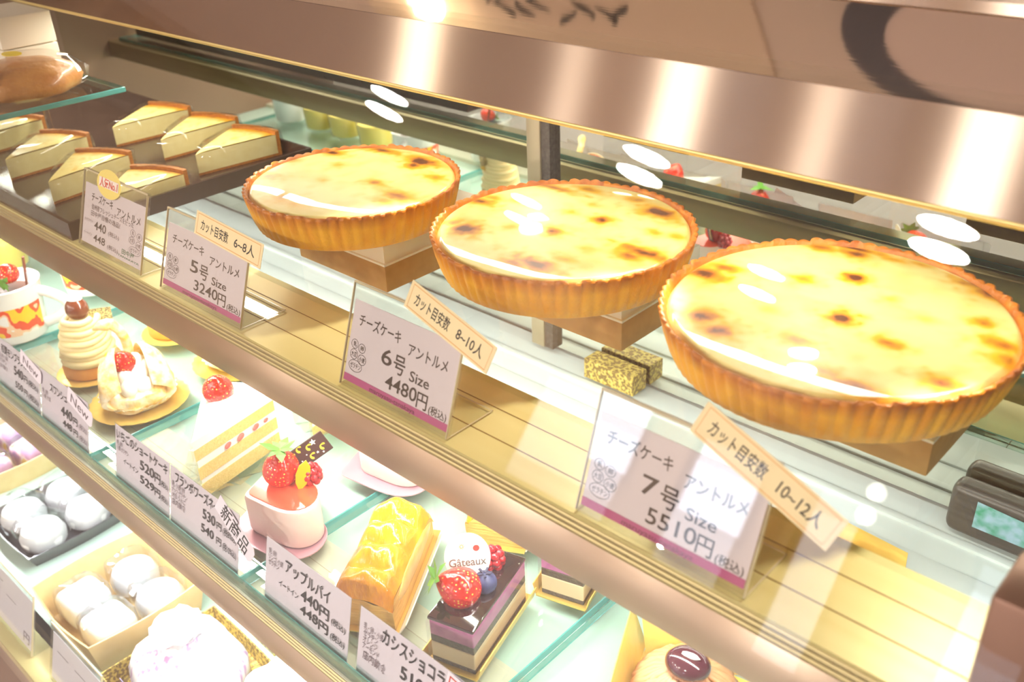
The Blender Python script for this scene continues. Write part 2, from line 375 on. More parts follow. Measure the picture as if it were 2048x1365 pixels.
# canopy
part('canopy', extrude_x([(.46, -.178), (.4806, -.1358), (.482, -.1345), (.70, -.1345), (.73, -.1345), (.73, -.18), (.47, -.18)], XL, XR), m_brush)
part('canopy_lid', extrude_x([(.4806, -.1352), (.5005, -.0962), (.503, -.0955), (.74, -.0955), (.74, -.1335), (.49, -.1335)], XL, XR), m_brush2)
part('canopy_trim', tube([(XL, .4615, -.1795), (XR, .4615, -.1795)], .0022, 10), mat('trim_gold', (226, 200, 130), .35, .6), smooth=True)
part('canopy_lip', extrude_x([(.499, -.0955), (.499, -.090), (.505, -.088), (.53, -.088), (.53, -.0955)], XL, XR), m_brush)
part('canopy_seal', box(XL, XR, .53, .55, -.0955, -.084), mat('black_rubber', (26, 22, 20), .5))
part('counter_top', box(XL, XR, .55, .76, -.0955, -.083), mat('counter_beige', (214, 186, 150), .4))
m_led = mat('canopy_lamp_glow', (255, 240, 215), emit=((255, 240, 215), 26))
for x, y in ((-.566, .632), (-.551, .604), (-.253, .552), (-.240, .524)):
    part('canopy_lamp', tf(lathe([(.0, 0), (.0105, 0), (.0105, .004)], 28, close=False), (x, y, -.1825)), m_led)
# double front glass leaning towards the viewer at the foot
def pane(y0, ang, z0, z1, th):
    t = math.tan(math.radians(ang)); f = lambda z: y0+t*(z+.338)
    return extrude_x([(f(z0), z0), (f(z0)+th, z0), (f(z1)+th, z1), (f(z1), z1)], XL, XR)
fg = part('front_glass', pane(.302, 20.0, -.79, -.062, .003), m_glass)
part('front_glass', pane(.290, 20.75, -.79, -.062, .003), m_glass)
part('glass_clamp', rbox(-.057, -.03, .309, .345, -.338, -.262, .003), mat('clamp_bronze', (150, 118, 100), .4, .5), smooth=True)
part('tag_channel', cat_(box(XL, XR, .2545, .256, -.524, -.512), box(XL, XR, .2755, .277, -.524, -.514)), clear('channel_clear', (.86, .96, .93), 1.5, .05, .06))
# glass shelves: each plate can be lifted out
def plate(name, x0, x1, y0, y1, z0, z1, label, grp):
    g = rbox(x0, x1, y0, y1, z0, z1, .0006, 1); v, f = g; v = np.asarray(v)
    f2 = [k for k, q in enumerate(f) if np.ptp(v[list(q)][:, 2]) > .0004]
    o = obj(name, g, m_shelf, m2=m_teal, f2=f2); return tag(o, label, 'shelf', grp)
plate('glass_shelf', -1.70, -.062, .384, .622, -.344, -.338, 'long clear glass shelf carrying the three cheese tarts on their boxes', None)
pl = [(-1.62, -1.068, 'glass shelf plate under the printed mugs'), (-1.063, -.799, 'glass shelf plate under the chestnut cream cakes and swan puffs'), (-.794, -.550, 'glass shelf plate under the strawberry shortcake and pink heart cake'), (-.545, -.323, 'glass shelf plate under the apple pie and dark chocolate slice'), (-.3185, -.07, 'glass shelf plate under the chestnut cake in a gold cup')]
for a, b, s in pl: plate('glass_shelf', a, b, .2585, .572, -.524, -.5165, s, 'glass plates of the lower shelf')
# ------------------------------------------------------------------ cheese tarts on their boxes
m_crust = mat('tart_crust', (226, 150, 40), .5, attr=True, bump=(420, .35), coat=.12, coat_rough=.3)
m_fill = mat('tart_filling', (250, 230, 150), .38, attr=True, bump=(260, .10), coat=.7, coat_rough=.025, sss=.08)
C_FILL, C_GOLD, C_BURN, C_DARK = [np.array(lin(c)) for c in ((253, 234, 150), (240, 180, 22), (178, 96, 14), (100, 48, 16))]
C_PASTE, C_CRST, C_RIM = [np.array(lin(c)) for c in ((246, 180, 44), (230, 144, 26), (172, 90, 20))]
def vnoise(x, y, s, seed):
    r = np.random.default_rng(seed); g = r.random((64, 64)); X = (x*s) % 63; Y = (y*s) % 63
    i = np.floor(X).astype(int); j = np.floor(Y).astype(int); a = X-i; b = Y-j; a = a*a*(3-2*a); b = b*b*(3-2*b)
    return g[i, j]*(1-a)*(1-b)+g[i+1, j]*a*(1-b)+g[i, j+1]*(1-a)*b+g[i+1, j+1]*a*b
def ramp3(t):
    t = np.clip(t, 0, 1)[:, None]
    return np.where(t < .48, C_FILL+(C_GOLD-C_FILL)*(t/.48), np.where(t < .9, C_GOLD+(C_BURN-C_GOLD)*((t-.48)/.42), C_BURN+(C_DARK-C_BURN)*((t-.9)/.1)))
def tart(loc, R, spots, seed, label):
    t = thing('cheese_tart', label, 'tart', loc)
    nf = int(round(2*PI*R/.0086)); n = nf*8
    hz = np.random.default_rng(seed).random(nf)
    def fl(a, k, r, z):
        ph = (a*nf/(2*PI)) % 1; sc = abs(math.sin(PI*ph)); i = int(a*nf/(2*PI)) % nf
        am = (0, .0007, .0011, .0013, .0015, .0017, .0013, .0007, .0003, 0)[k]
        return r+am*sc-am*.5, z+((hz[i]-.5)*.0016+sc*.0009 if 4 <= k <= 6 else 0)
    prof = [(R*.905, 0), (R*.915, .0008), (R*.945, .008), (R*.975, .018), (R*.995, .026), (R*1.0, .0284), (R*.985, .0292), (R*.968, .0282), (R*.95, .024), (R*.93, .018)]
    v, f = lathe(prof, n, fl); rr = np.hypot(v[:, 0], v[:, 1]); an = np.arctan2(v[:, 1], v[:, 0])
    w = np.clip((v[:, 2]-.012)/.015, 0, 1)**1.6*.8+.55*vnoise(an*12+40, v[:, 2]*900, 1.0, seed)-.25
    w = np.clip(w, 0, 1)[:, None]; ph = np.abs(np.sin((an+2*PI)*nf/2))[:, None]
    c = np.where(w < .5, C_PASTE+(C_CRST-C_PASTE)*w*2, C_CRST+(C_RIM-C_CRST)*(w-.5)*2)
    obj('crust', (v, f), m_crust, t, True, col=c, angle=80)
    nr, na = 110, 300; Rf = R*.962; V = [(0, 0, .0282)]; F = []
    rs = np.linspace(0, 1, nr+1)[1:]; th = np.linspace(0, 2*PI, na, endpoint=False)
    A, B = np.meshgrid(rs, th, indexing='ij'); X = (A*Rf*np.cos(B)).ravel(); Y = (A*Rf*np.sin(B)).ravel(); q = A.ravel()
    wob = vnoise(X*60+20, Y*60+20, 1, seed+3)-.5
    Z = .0282+.0012*(1-q**6)+.00025*wob*(1-q)-.0045*np.clip((q-.955)/.045, 0, 1)**2
    P = np.concatenate([[[0, 0, .0295]], np.stack([X, Y, Z], 1)])
    F = [(0, 1+i, 1+(i+1) % na) for i in range(na)]
    for k in range(nr-1):
        for i in range(na):
            j = (i+1) % na; F.append((1+k*na+i, 1+k*na+j, 1+(k+1)*na+j, 1+(k+1)*na+i))
    x, y = P[:, 0], P[:, 1]; b = np.zeros(len(P)); n1 = vnoise(x*220+30, y*220+30, 1, seed+5); n2 = vnoise(x*520+30, y*520+30, 1, seed+6)
    for sx, sy, r1, r2, k in spots:
        d = ((x-sx)/r1)**2+((y-sy)/r2)**2; b = np.maximum(b, k*np.exp(-d**.85*(.30+.65*n1)))
    b = b+.13*np.clip(vnoise(x*90+9, y*90+9, 1, seed+8)-.52, 0, 1)*2+(n2-.5)*.10*np.clip(b*2, 0, 1)
    rim = np.clip((np.hypot(x, y)/Rf-.965)/.035, 0, 1); b = np.maximum(b*1.2*(1-.7*rim), 0)
    obj('filling', (P, F), m_fill, t, True, col=ramp3(b), angle=180)
    return t
# browned spots: offsets from each tart's centre in metres (x, y, radius along x, radius along y, strength)
SPOTS5 = [(-0.0696,0.0326,0.0136,0.005,0.85),(-0.0785,-0.0008,0.0062,0.005,0.5),(-0.0354,0.0138,0.0056,0.005,0.5),(-0.0144,-0.0176,0.0043,0.0043,0.4),(-0.062,-0.0388,0.0124,0.0074,0.55),(-0.0109,-0.0614,0.0099,0.0062,0.45),(0.0229,0.0049,0.0068,0.005,0.75),(-0.0375,0.0633,0.0161,0.005,0.85),(0.0135,0.0632,0.0149,0.0081,0.95),(0.0517,0.0428,0.0087,0.0062,0.6),(0.0611,-0.0035,0.0124,0.0062,0.75),(0.0597,-0.0179,0.0087,0.005,0.5),(0.0163,0.0511,0.0074,0.0062,0.8),(0.0092,-0.0633,0.0093,0.0062,0.4)]
SPOTS6 = [(0.0157,0.025,0.0068,0.0056,0.8),(0.0014,-0.0127,0.0062,0.005,0.8),(-0.0269,-0.0245,0.005,0.005,0.45),(-0.0573,0.0156,0.0056,0.0043,0.45),(-0.0122,0.0226,0.0056,0.005,0.35),(-0.0086,0.0441,0.005,0.0037,0.35),(0.0115,0.0723,0.0074,0.005,0.6),(0.0383,0.0616,0.0136,0.0081,0.9),(0.0579,0.0292,0.0056,0.0043,0.5),(0.0715,0.0332,0.0056,0.005,0.4),(0.0704,-0.0025,0.0161,0.0062,0.85),(0.0661,-0.013,0.0099,0.005,0.7),(0.027,-0.0599,0.0161,0.0062,0.9),(0.0168,-0.0679,0.0099,0.005,0.7),(0.0373,-0.0214,0.005,0.0043,0.35),(-0.0506,-0.0465,0.0093,0.0081,1.0),(-0.0804,-0.0009,0.0112,0.0056,0.85),(-0.0663,-0.0435,0.0062,0.0062,0.7),(-0.078,0.0102,0.0087,0.0043,0.6),(-0.0537,0.0545,0.0186,0.0037,0.75),(-0.0296,0.0674,0.0112,0.0043,0.6),(0.0382,-0.0431,0.0093,0.0043,0.5)]
SPOTS7 = [(-0.011,0.045,0.0062,0.0056,1.0),(0.0072,-0.009,0.0062,0.0062,1.0),(-0.0345,0.0235,0.0062,0.005,0.6),(-0.0856,-0.0052,0.013,0.0081,0.9),(-0.0799,0.0087,0.0099,0.0056,0.75),(-0.0377,0.0878,0.0198,0.0037,0.95),(-0.0268,0.078,0.0087,0.005,0.8),(-0.0492,0.0745,0.0112,0.005,0.7),(0.0519,0.0837,0.0124,0.0074,0.95),(0.0604,0.0759,0.0099,0.0074,1),(0.0698,0.0341,0.0056,0.0056,0.7),(-0.0564,-0.0557,0.0093,0.0074,0.9),(-0.0383,-0.0649,0.0081,0.0062,0.85),(0.0001,-0.0475,0.0081,0.005,0.65),(0.0383,-0.02,0.0074,0.0043,0.7),(0.0763,-0.0409,0.0081,0.0056,0.8),(0.0467,-0.0726,0.0186,0.0056,0.85),(0.0271,-0.0682,0.0099,0.005,0.6),(0.0852,0.0162,0.0099,0.0062,0.75),(0.0938,0.0029,0.0087,0.0068,0.7),(0.0178,0.03,0.005,0.0037,0.35),(-0.0294,-0.0244,0.0056,0.0043,0.3),(0.043,0.0185,0.005,0.0043,0.3),(-0.0034,0.0848,0.0087,0.0037,0.5),(0.0111,0.0885,0.0074,0.0031,0.5)]
TARTS = [
 ((-.6064, .4533, -.2903), .0867, SPOTS5, 11, 'smallest and farthest of the three whole cheese tarts'),
 ((-.4088, .4818, -.2903), .0931, SPOTS6, 12, 'middle-sized whole cheese tart between the small and large ones'),
 ((-.2039, .4832, -.2903), .1014, SPOTS7, 13, 'largest and nearest of the three whole cheese tarts'),
]
for loc, R, sp, sd, lb in TARTS: tart(loc, R, sp, sd, lb)
m_kraft = mat('kraft_card', (198, 152, 90), .7, noise=(90, (180, 134, 74), .5))
m_card = mat('white_card', (246, 238, 218), .6)
for x0, x1, y0, y1, rz, lb in ((-.664, -.549, .431, .545, 0, 'brown and white cake box under the smallest cheese tart'), (-.468, -.349, .473, .572, 0, 'brown and white cake box under the middle cheese tart'), (-.248, -.133, .468, .572, 0, 'brown and white cake box under the largest cheese tart')):
    cx, cy = (x0+x1)/2, (y0+y1)/2; a, b = (x1-x0)/2, (y1-y0)/2
    t = thing('cake_box', lb, 'cake box', (cx, cy, -.338), rz, group='boxes raising the tarts')
    obj('base', rbox(-a, a, -b, b, 0, .0235, .0012), m_kraft, t, True)
    obj('lid', cat_(prism([(-a+.002, -b+.002), (a-.002, -b+.002), (a-.002, b-.002), (-a+.002, b-.002)], .0235, .0475), prism([(-a, -b), (a, -b), (a, b), (-a, b)], .0225, .0242)), m_card, t, label='white upper half')
# ------------------------------------------------------------------ dark tray with cheesecake slices
m_tray = mat('tray_dark', (66, 50, 44), .22, noise=(40, (54, 40, 36), .5), coat=.3, coat_rough=.1)
t = tag(obj('serving_tray', cat_(box(-1.69, -.86, .3195, .593, -.338, -.3355), box(-1.69, -.86, .3195, .323, -.3355, -.321), box(-1.69, -.86, .5895, .593, -.3355, -.321), box(-.8635, -.86, .323, .5895, -.3355, -.321)), m_tray), 'long dark brown tray holding rows of cheesecake slices', 'tray')
m_cheese = mat('cheese_slice', (250, 238, 178), .5, noise=(120, (242, 226, 158), .5), bump=(240, .15))
m_brown = mat('slice_top', (250, 236, 176), .45, attr=True, coat=.25, coat_rough=.12)
m_scrust = mat('slice_crust', (206, 136, 52), .6, noise=(260, (168, 96, 34), .5), bump=(400, .5))
m_film = clear('clear_film', (.99, .99, .99), .6, .06, .0)
def slice_poly(R, ha, n=10, off=0): 
    return [(off*1.2, 0)]+[(R*math.cos(a), R*math.sin(a)) for a in np.linspace(-ha, ha, n)]
def film(name, R, ha, h, parent, seed):
    r = np.random.default_rng(seed); V = []; F = []; P = []
    pts = [(-.006, 0), (R*.35, -R*.20), (R*.75, -R*math.sin(ha)*.9), (R*1.02, -R*math.sin(ha)*1.02), (R*1.09, 0), (R*1.02, R*math.sin(ha)*1.02), (R*.75, R*math.sin(ha)*.9), (R*.35, R*.20)]
    m = len(pts)
    for k, (z, s) in enumerate(((.0005, 1.0), (h*.6, 1.03), (h+.0035, 1.0), (h+.0045, .6))):
        for x, y in pts: V.append(((x-R*.6)*s+R*.6+(r.random()-.5)*.003, y*s+(r.random()-.5)*.003, z+(r.random()-.5)*.0015*(k > 0)))
    for k in range(3):
        for i in range(m):
            j = (i+1) % m; F.append((k*m+i, k*m+j, (k+1)*m+j, (k+1)*m+i))
    F.append(tuple(3*m+i for i in range(m)))
    return obj(name, (np.array(V), F), m_film, parent, True, angle=180)
def cheesecake_slice(loc, rz, label, seed=1):
    t = thing('cheesecake_slice', label, 'cake slice', loc, rz, group='cheesecake slices in the dark tray')
    R, ha, h = .094, math.radians(20), .024
    obj('filling', prism(slice_poly(R, ha), .0025, h-.001), m_cheese, t)
    n = 20; V = []; F = []
    for i, s in enumerate(np.linspace(0, 1, n)):
        for j, a in enumerate(np.linspace(-ha, ha, 13)): V.append((R*s*math.cos(a), R*s*math.sin(a), h-.0009+.0016*(1-(2*s-1)**8)))
    for i in range(n-1):
        for j in range(12): F.append((i*13+j, i*13+j+1, (i+1)*13+j+1, (i+1)*13+j))
    P = np.array(V); r = np.hypot(P[:, 0], P[:, 1])/R; nz = vnoise(P[:, 0]*260+9, P[:, 1]*260+19, 1, seed)
    b = np.clip((r-.80)/.2, 0, 1)*.75+np.clip(nz-.62, 0, 1)*.9*(r > .3)
    obj('browned_top', (P, F), m_brown, t, True, col=ramp3(b), angle=180)
    arc = [(R*math.cos(a), R*math.sin(a)) for a in np.linspace(-ha, ha, 15)]; arc2 = [((R+.0045+.001*(i % 2))*math.cos(a), (R+.0045+.001*(i % 2))*math.sin(a)) for i, a in enumerate(np.linspace(ha, -ha, 15))]
    obj('crust', cat_(prism(arc+arc2, 0, h+.0028), prism(slice_poly(R, ha), 0, .0026)), m_scrust, t)
    film('wrapper', R, ha, h, t, seed)
    return t
hd = math.radians(112)
SL = [(-.96, .349, 'cheesecake slice at the front edge of the tray, second from its corner'), (-1.069, .352, 'cheesecake slice third from the tray corner in the front row'), (-1.178, .352, 'cheesecake slice farthest along the front row, cut by the picture edge'), (-.866, .352, 'cheesecake slice half hidden behind the price sign with the oval sticker'),
      (-.917, .487, 'cheesecake slice in the rear row nearest the small tart'), (-.995, .491, 'cheesecake slice in the middle of the rear row'), (-1.087, .482, 'cheesecake slice at the far end of the rear row')]
s0 = None
for i, (x, y, lb) in enumerate(SL):
    a = hd+(.12, .05, .1, .02, -.03, .06, .02)[i]-(0 if i < 4 else .12); s0 = cheesecake_slice((x, y, -.3353), a, lb, 20+i)
# glass riser with a wrapped pie and white boxes
rs = thing('glass_riser', 'small raised glass shelf over the tray with a wrapped pie on it', 'shelf', (-1.3, .40, -.3355))
g = rbox(-.39, .295, -.065, .070, .080, .0855, .0006, 1); gv = np.asarray(g[0])
obj('plate', g, m_shelf, rs, m2=m_teal, f2=[k for k, q in enumerate(g[1]) if np.ptp(gv[list(q)][:, 2]) > .0004])
m_acry = clear('acrylic', (.97, .98, .97), 1.0, .01, .02)
for x in (-.37, .12):
    obj('leg', rbox(x, x+.006, .045, .051, 0, .080, .0006, 1), m_acry, rs)
t = thing('wrapped_pie', 'golden brown pie in clear film with a yellow sticker on the glass riser', 'pie', (-1.075, .392, -.2500))
m_pie = mat('pie_brown', (222, 160, 84), .45, noise=(60, (184, 112, 50), .6), bump=(150, .6), coat=.3)
obj('crust', lathe([(.040, 0), (.056, .004), (.060, .014), (.054, .024), (.036, .030), (0.001, .032)], 40, lambda a, k, r, z: (r*(1+.04*math.sin(7*a)), z)), m_pie, t, True, angle=80)
obj('wrapper', lathe([(.05, 0), (.064, .006), (.066, .02), (.05, .034), (.02, .038), (.001, .039)], 22, lambda a, k, r, z: (r*(1+.05*math.sin(5*a+k)+.03*math.sin(11*a)), z), close=False), m_film, t, True, angle=25)
obj('sticker', prism([(-.004+.014*math.cos(a), .0+.009*math.sin(a)) for a in np.linspace(0, 2*PI, 20, endpoint=False)], .0392, .0398), mat('sticker_yellow', (244, 214, 20), .5), t)
obj('label_patch', tf(prism([(-.014, -.008), (.014, -.010), (.002, .012)], 0, .0005), (.030, -.040, .030), (.75, .1, .6)), m_white, t, label='white triangular label')
for i, (z, s) in enumerate(((-.25, .034), (-.2158, .034))):
    tag(obj('gift_box', rbox(-1.22, -1.128, .402, .462, z+.0003, z+.0335, .001), m_card), ('white gift box at the end of the riser, lower of two', 'white gift box at the end of the riser, upper of two')[i], 'box', 'stacked white boxes')
# ------------------------------------------------------------------ price signs on the upper shelf
m_paper = mat('paper_pink', (248, 232, 240), .7); m_paper2 = mat('paper_lavender', (244, 234, 246), .7); m_cream = mat('slip_cream', (250, 228, 178), .6)
m_ink = mat('ink', (58, 48, 52), .6); m_inkb = mat('ink_bold', (34, 30, 34), .6); m_green = mat('ink_green', (40, 120, 84), .6); m_mag = mat('band_magenta', (206, 92, 150), .6); m_red = mat('ink_red', (226, 66, 36), .6)
m_orng = mat('line_orange', (240, 180, 110), .6); m_grey = mat('ink_grey', (120, 104, 112), .6); m_band = mat('ink_on_band', (140, 50, 96), .6)
TILT = math.radians(19)
def price_sign(x, w, h, label, big, price, slip, y=.3205, kind='size', bend=.0):
    """acrylic L-holder, the card inside it and the slip stuck across its corner; x = left end"""
    t = thing('price_sign', label, 'price sign', (x, y, -.3378))
    s, c = math.sin(TILT), math.cos(TILT)
    def slab(x0, x1, u0, u1, n0, n1):
        P = [(x_, u_*s-n_*c, u_*c+n_*s) for n_ in (n0, n1) for u_ in (u0, u1) for x_ in (x0, x1)]
        return np.array(P), [(0, 2, 3, 1), (4, 5, 7, 6), (0, 1, 5, 4), (2, 6, 7, 3), (0, 4, 6, 2), (1, 3, 7, 5)]
    obj('holder', cat_(slab(0, w, .001, h, -.0014, -.0004), slab(0, w, .001, h, .0012, .0021), slab(0, w, h, h+.0012, -.0014, .0021), box(0, w, -.001, .040, 0, .0012)), m_acry, t)
    ed = [slab(a, a+.0007, .001, h, .0006, .0021) for a in (0, w-.0007)]+[slab(0, w, h-.0002, h+.0012, .0008, .0021), box(0, .0008, 0, .04, .0012, .0015), box(w-.0008, w, 0, .04, .0012, .0015), box(0, w, .0393, .04, .0012, .0015)]
    obj('holder_edge', cat_(*ed), mat('acrylic_edge', (222, 206, 168), .2, spec=.8), t)
    m, b, top = .0022, .0045, h-.011
    cw, ch = w-2*m, top-b
    obj('card', slab(m, w-m, b, top, -.0003, .0004), m_paper, t)
    O = (m, b*s, b*c); lift = .00055
    def put(name, gs, mm): 
        return obj(name, on_plane(cat_(*gs), O, TILT), mm, t)
    def tx(st, u, v, hh, u2=None, rot=0): return write(st, u*cw, v*ch, hh*ch, (u2-u)*cw if u2 else None, rot, lift)
    if kind == 'size':
        put('lettering', [tx('チーズケーキ', .07, .78, .125, .48), tx('アントルメ', .56, .70, .125, .92), tx(big, .33, .50, .20, .43), tx('号', .45, .47, .19, .56), tx('Size', .61, .42, .13, .79), tx(price, .40, .23, .17, .70), tx('円', .705, .20, .16, .80), tx('(税込)', .82, .15, .085, .98)], m_ink)
        put('allergen_mark', [ring2(u*cw, v*ch, ru*cw, rv*ch, .00018, lift) for u, v, ru, rv in ((.06, .475, .033, .055), (.135, .455, .033, .055), (.065, .35, .036, .06), (.15, .32, .040, .062), (.095, .215, .066, .07))]+[tx('乳', .045, .475, .05), tx('卵', .12, .455, .05), tx('大豆', .038, .35, .05, .092), tx('小麦', .12, .32, .05, .18), tx('ゼラチン', .045, .215, .055, .148)], m_ink)
        bd = slab(0, cw, -.0000, ch*.088, 0, .0002); obj('band', tf((bd[0], bd[1]), (m, b*s-.0005*c, b*c+.0005*s)), m_mag, t)
        v_, f_ = write('maruyasu-tanakaya', .27*cw, .040*ch, .06*ch, .44*cw, 0, .0009); put('shop_name', [(v_, f_)], m_band)
    else:
        put('lettering', [tx('チーズケーキ', .12, .80, .12, .48), tx('アントルメ', .55, .74, .12, .93), tx('440', .20, .36, .15, .40), tx('448', .20, .15, .13, .40)], m_inkb)
        put('small_print', [tx('信州産フレッシュチーズを使った', .13, .64, .075, .83), tx('田中屋自慢の逸品!', .13, .53, .075, .62), tx('テイクアウト', .03, .39, .045, .17), tx('イートイン', .03, .17, .045, .17), tx('(税込)', .44, .33, .06, .62), tx('(税込)', .44, .11, .06, .62)], m_grey)
        put('allergen_mark', [ring2(u*cw, v*ch, ru*cw, rv*ch, .00018, lift) for u, v, ru, rv in ((.83, .52, .038, .055), (.93, .50, .038, .055), (.82, .40, .045, .055), (.93, .36, .045, .065), (.88, .25, .09, .065))]+[tx('乳', .815, .52, .05), tx('卵', .915, .50, .05), tx('大豆', .79, .40, .05, .85), tx('小麦', .895, .36, .05, .96), tx('ゼラチン', .81, .25, .055, .95)], m_grey)
        put('shop_name', [tx('田中屋', .68, .155, .07, .88), tx('TANAKAYA', .62, .075, .035, .96)], m_green)
    if slip:
        L_, hs = slip[1]*cw, .0185; a = slip[2]; u0, v0 = slip[3]*cw, slip[4]*ch
        def sp(g, z): 
            v, f = g; v = np.asarray(v, float).copy(); x_, y_ = v[:, 0].copy(), v[:, 1].copy(); ca, sa = math.cos(a), math.sin(a)
            v[:, 2] = v[:, 2]+z+.010*bend*(x_/L_)**2; v[:, 0] = x_*ca-y_*sa+u0; v[:, 1] = x_*sa+y_*ca+v0
            return on_plane((v, f), O, TILT)
        n = 12; V = []; F = []
        for i in range(n+1):
            x_ = L_*i/n
            for y_, z_ in ((-hs/2, 0), (hs/2, 0), (hs/2, .0004), (-hs/2, .0004)): V.append((x_, y_, z_))
        for i in range(n):
            for k in range(4): F.append((4*i+k, 4*i+(k+1) % 4, 4*i+4+(k+1) % 4, 4*i+4+k))
        F += [(0, 3, 2, 1), (4*n, 4*n+1, 4*n+2, 4*n+3)]
        so = obj('slip', sp((np.array(V), F), .0024), m_cream, t, label='cream slip stuck across the corner')
        obj('slip_lettering', sp(cat_(write('カット目安数', .09*L_, 0, .0068, .42*L_), write(slip[0], .60*L_, 0, .0068, .30*L_)), .0026), m_inkb, so)
        fr_ = []
        for (x0, x1, y0, y1) in ((.03*L_, .97*L_, hs*.40, hs*.43), (.03*L_, .97*L_, -hs*.43, -hs*.40), (.03*L_, .034*L_, -hs*.4, hs*.4), (.966*L_, .97*L_, -hs*.4, hs*.4)): fr_.append((np.array([(x0, y0, .0003), (x1, y0, .0003), (x1, y1, .0003), (x0, y1, .0003)]), [(0, 1, 2, 3)]))
        obj('slip_border', sp(cat_(*fr_), .0026), m_orng, so)
    if kind != 'size':
        ov = lambda rx, ry, z: (np.array([(.42*cw+rx*math.cos(a), 1.12*ch+ry*math.sin(a), z) for a in np.linspace(0, 2*PI, 36, endpoint=False)]), [tuple(range(36))])
        so = obj('sticker', on_plane(ov(.0215, .0125, .0024), O, TILT), mat('sticker_gold', (246, 222, 120), .4), t, label='yellow oval popular-item sticker')
        bx = lambda x0, x1, y0, y1, z: (np.array([(x0, y0, z), (x1, y0, z), (x1, y1, z), (x0, y1, z)]), [(0, 1, 2, 3)])
        obj('sticker_patch', on_plane(bx(.26*cw, .58*cw, 1.045*ch, 1.20*ch, .0026), O, TILT), mat('sticker_white', (246, 232, 220), .5), so)
        obj('sticker_lettering', on_plane(write('人気No.1', .275*cw, 1.122*ch, .0068, .29*cw, 0, .0028), O, TILT), m_red, so)
    return t
price_sign(-.8467, .1115, .0690, 'handwritten price sign with a yellow oval sticker in front of the tray', '', '', None, y=.3208, kind='hand')
price_sign(-.7029, .1165, .0665, 'price sign 3240 in front of the smallest tart', '5', '3240', ('6~8人', .80, math.radians(-3), .37, 1.20))
price_sign(-.4685, .1035, .0712, 'price sign 4480 in front of the middle tart', '6', '4480', ('8~10人', .79, math.radians(-14), .50, 1.33))
price_sign(-.2640, .1045, .0700, 'price sign 5510 in front of the largest tart', '7', '5510', ('10~12人', .84, math.radians(-19), .56, 1.34))
# ------------------------------------------------------------------ sweets on the lower shelf
ZL = -.5163
m_straw = seeded('strawberry_skin', (212, 34, 18), (250, 200, 90), 330)
m_leaf = mat('leaf_green', (96, 158, 50), .5)
m_rasp = seeded('raspberry_skin', (176, 20, 34), (228, 74, 84), 420, .3)
m_cream_w = mat('whipped_cream', (255, 252, 244), .5, bump=(160, .15), sss=.05)
m_sponge = mat('sponge', (250, 226, 140), .8, noise=(420, (238, 204, 112), .5), bump=(700, .5))
m_choux = mat('choux', (250, 206, 96), .6, noise=(110, (255, 244, 214), .35), bump=(130, .9))
m_gold = mat('gold_foil', (250, 214, 112), .3, .45, bump=(90, .3))
m_goldp = mat('gold_card', (240, 204, 110), .3, .6)
m_chest = mat('chestnut_brown', (112, 54, 30), .25, coat=.6)
m_mont = mat('mont_cream', (238, 220, 164), .55, bump=(200, .2))
m_pinkt = mat('pink_tray', (226, 176, 190), .3, .45)
m_wfrill = mat('paper_frill', (250, 248, 240), .7)
def strawberry(parent, loc, L, W, rot, name='strawberry', leaves=True):
    n = 14; prof = []
    for k in range(n+1):
        t = k/n; prof.append((max(.0002, W*math.sin(PI*t**.80)**.72*(1 if t < .95 else .8)), L*(t-1)))
    o = obj(name, lathe(prof, 26, lambda a, k, r, z: (r*(1+.03*math.sin(2*a)), z)), m_straw, parent, True, loc, rot, angle=180)
    if leaves:
        V = []; F = []
        for i in range(7):
            a = 2*PI*i/7+.2; ca, sa = math.cos(a), math.sin(a); l = W*(.85+.25*(i % 2))
            q = [(0, -.12), (.5, -.30), (1, 0), (.5, .30), (0, .12)]; b = len(V)
            for u, w in q: V.append((ca*u*l-sa*w*l*.8, sa*u*l+ca*w*l*.8, -.0005+.0012*math.sin(u*3)+(.006 if i % 3 == 0 else 0)*u*u))
            F.append(tuple(b+k for k in range(5)))
        obj('leaves', tf((np.array(V), F), (0, 0, .0003)), m_leaf, o)
    return o
def gold_disc(parent, r, name='gold_board'):
    return obj(name, lathe([(r-.002, 0), (r, .0008), (r, .0016), (r-.0015, .002), (.0005, .002)], 56, lambda a, k, r_, z: (r_*(1+.018*abs(math.sin(14*a))*(k < 4)), z)), m_gold, parent, True)
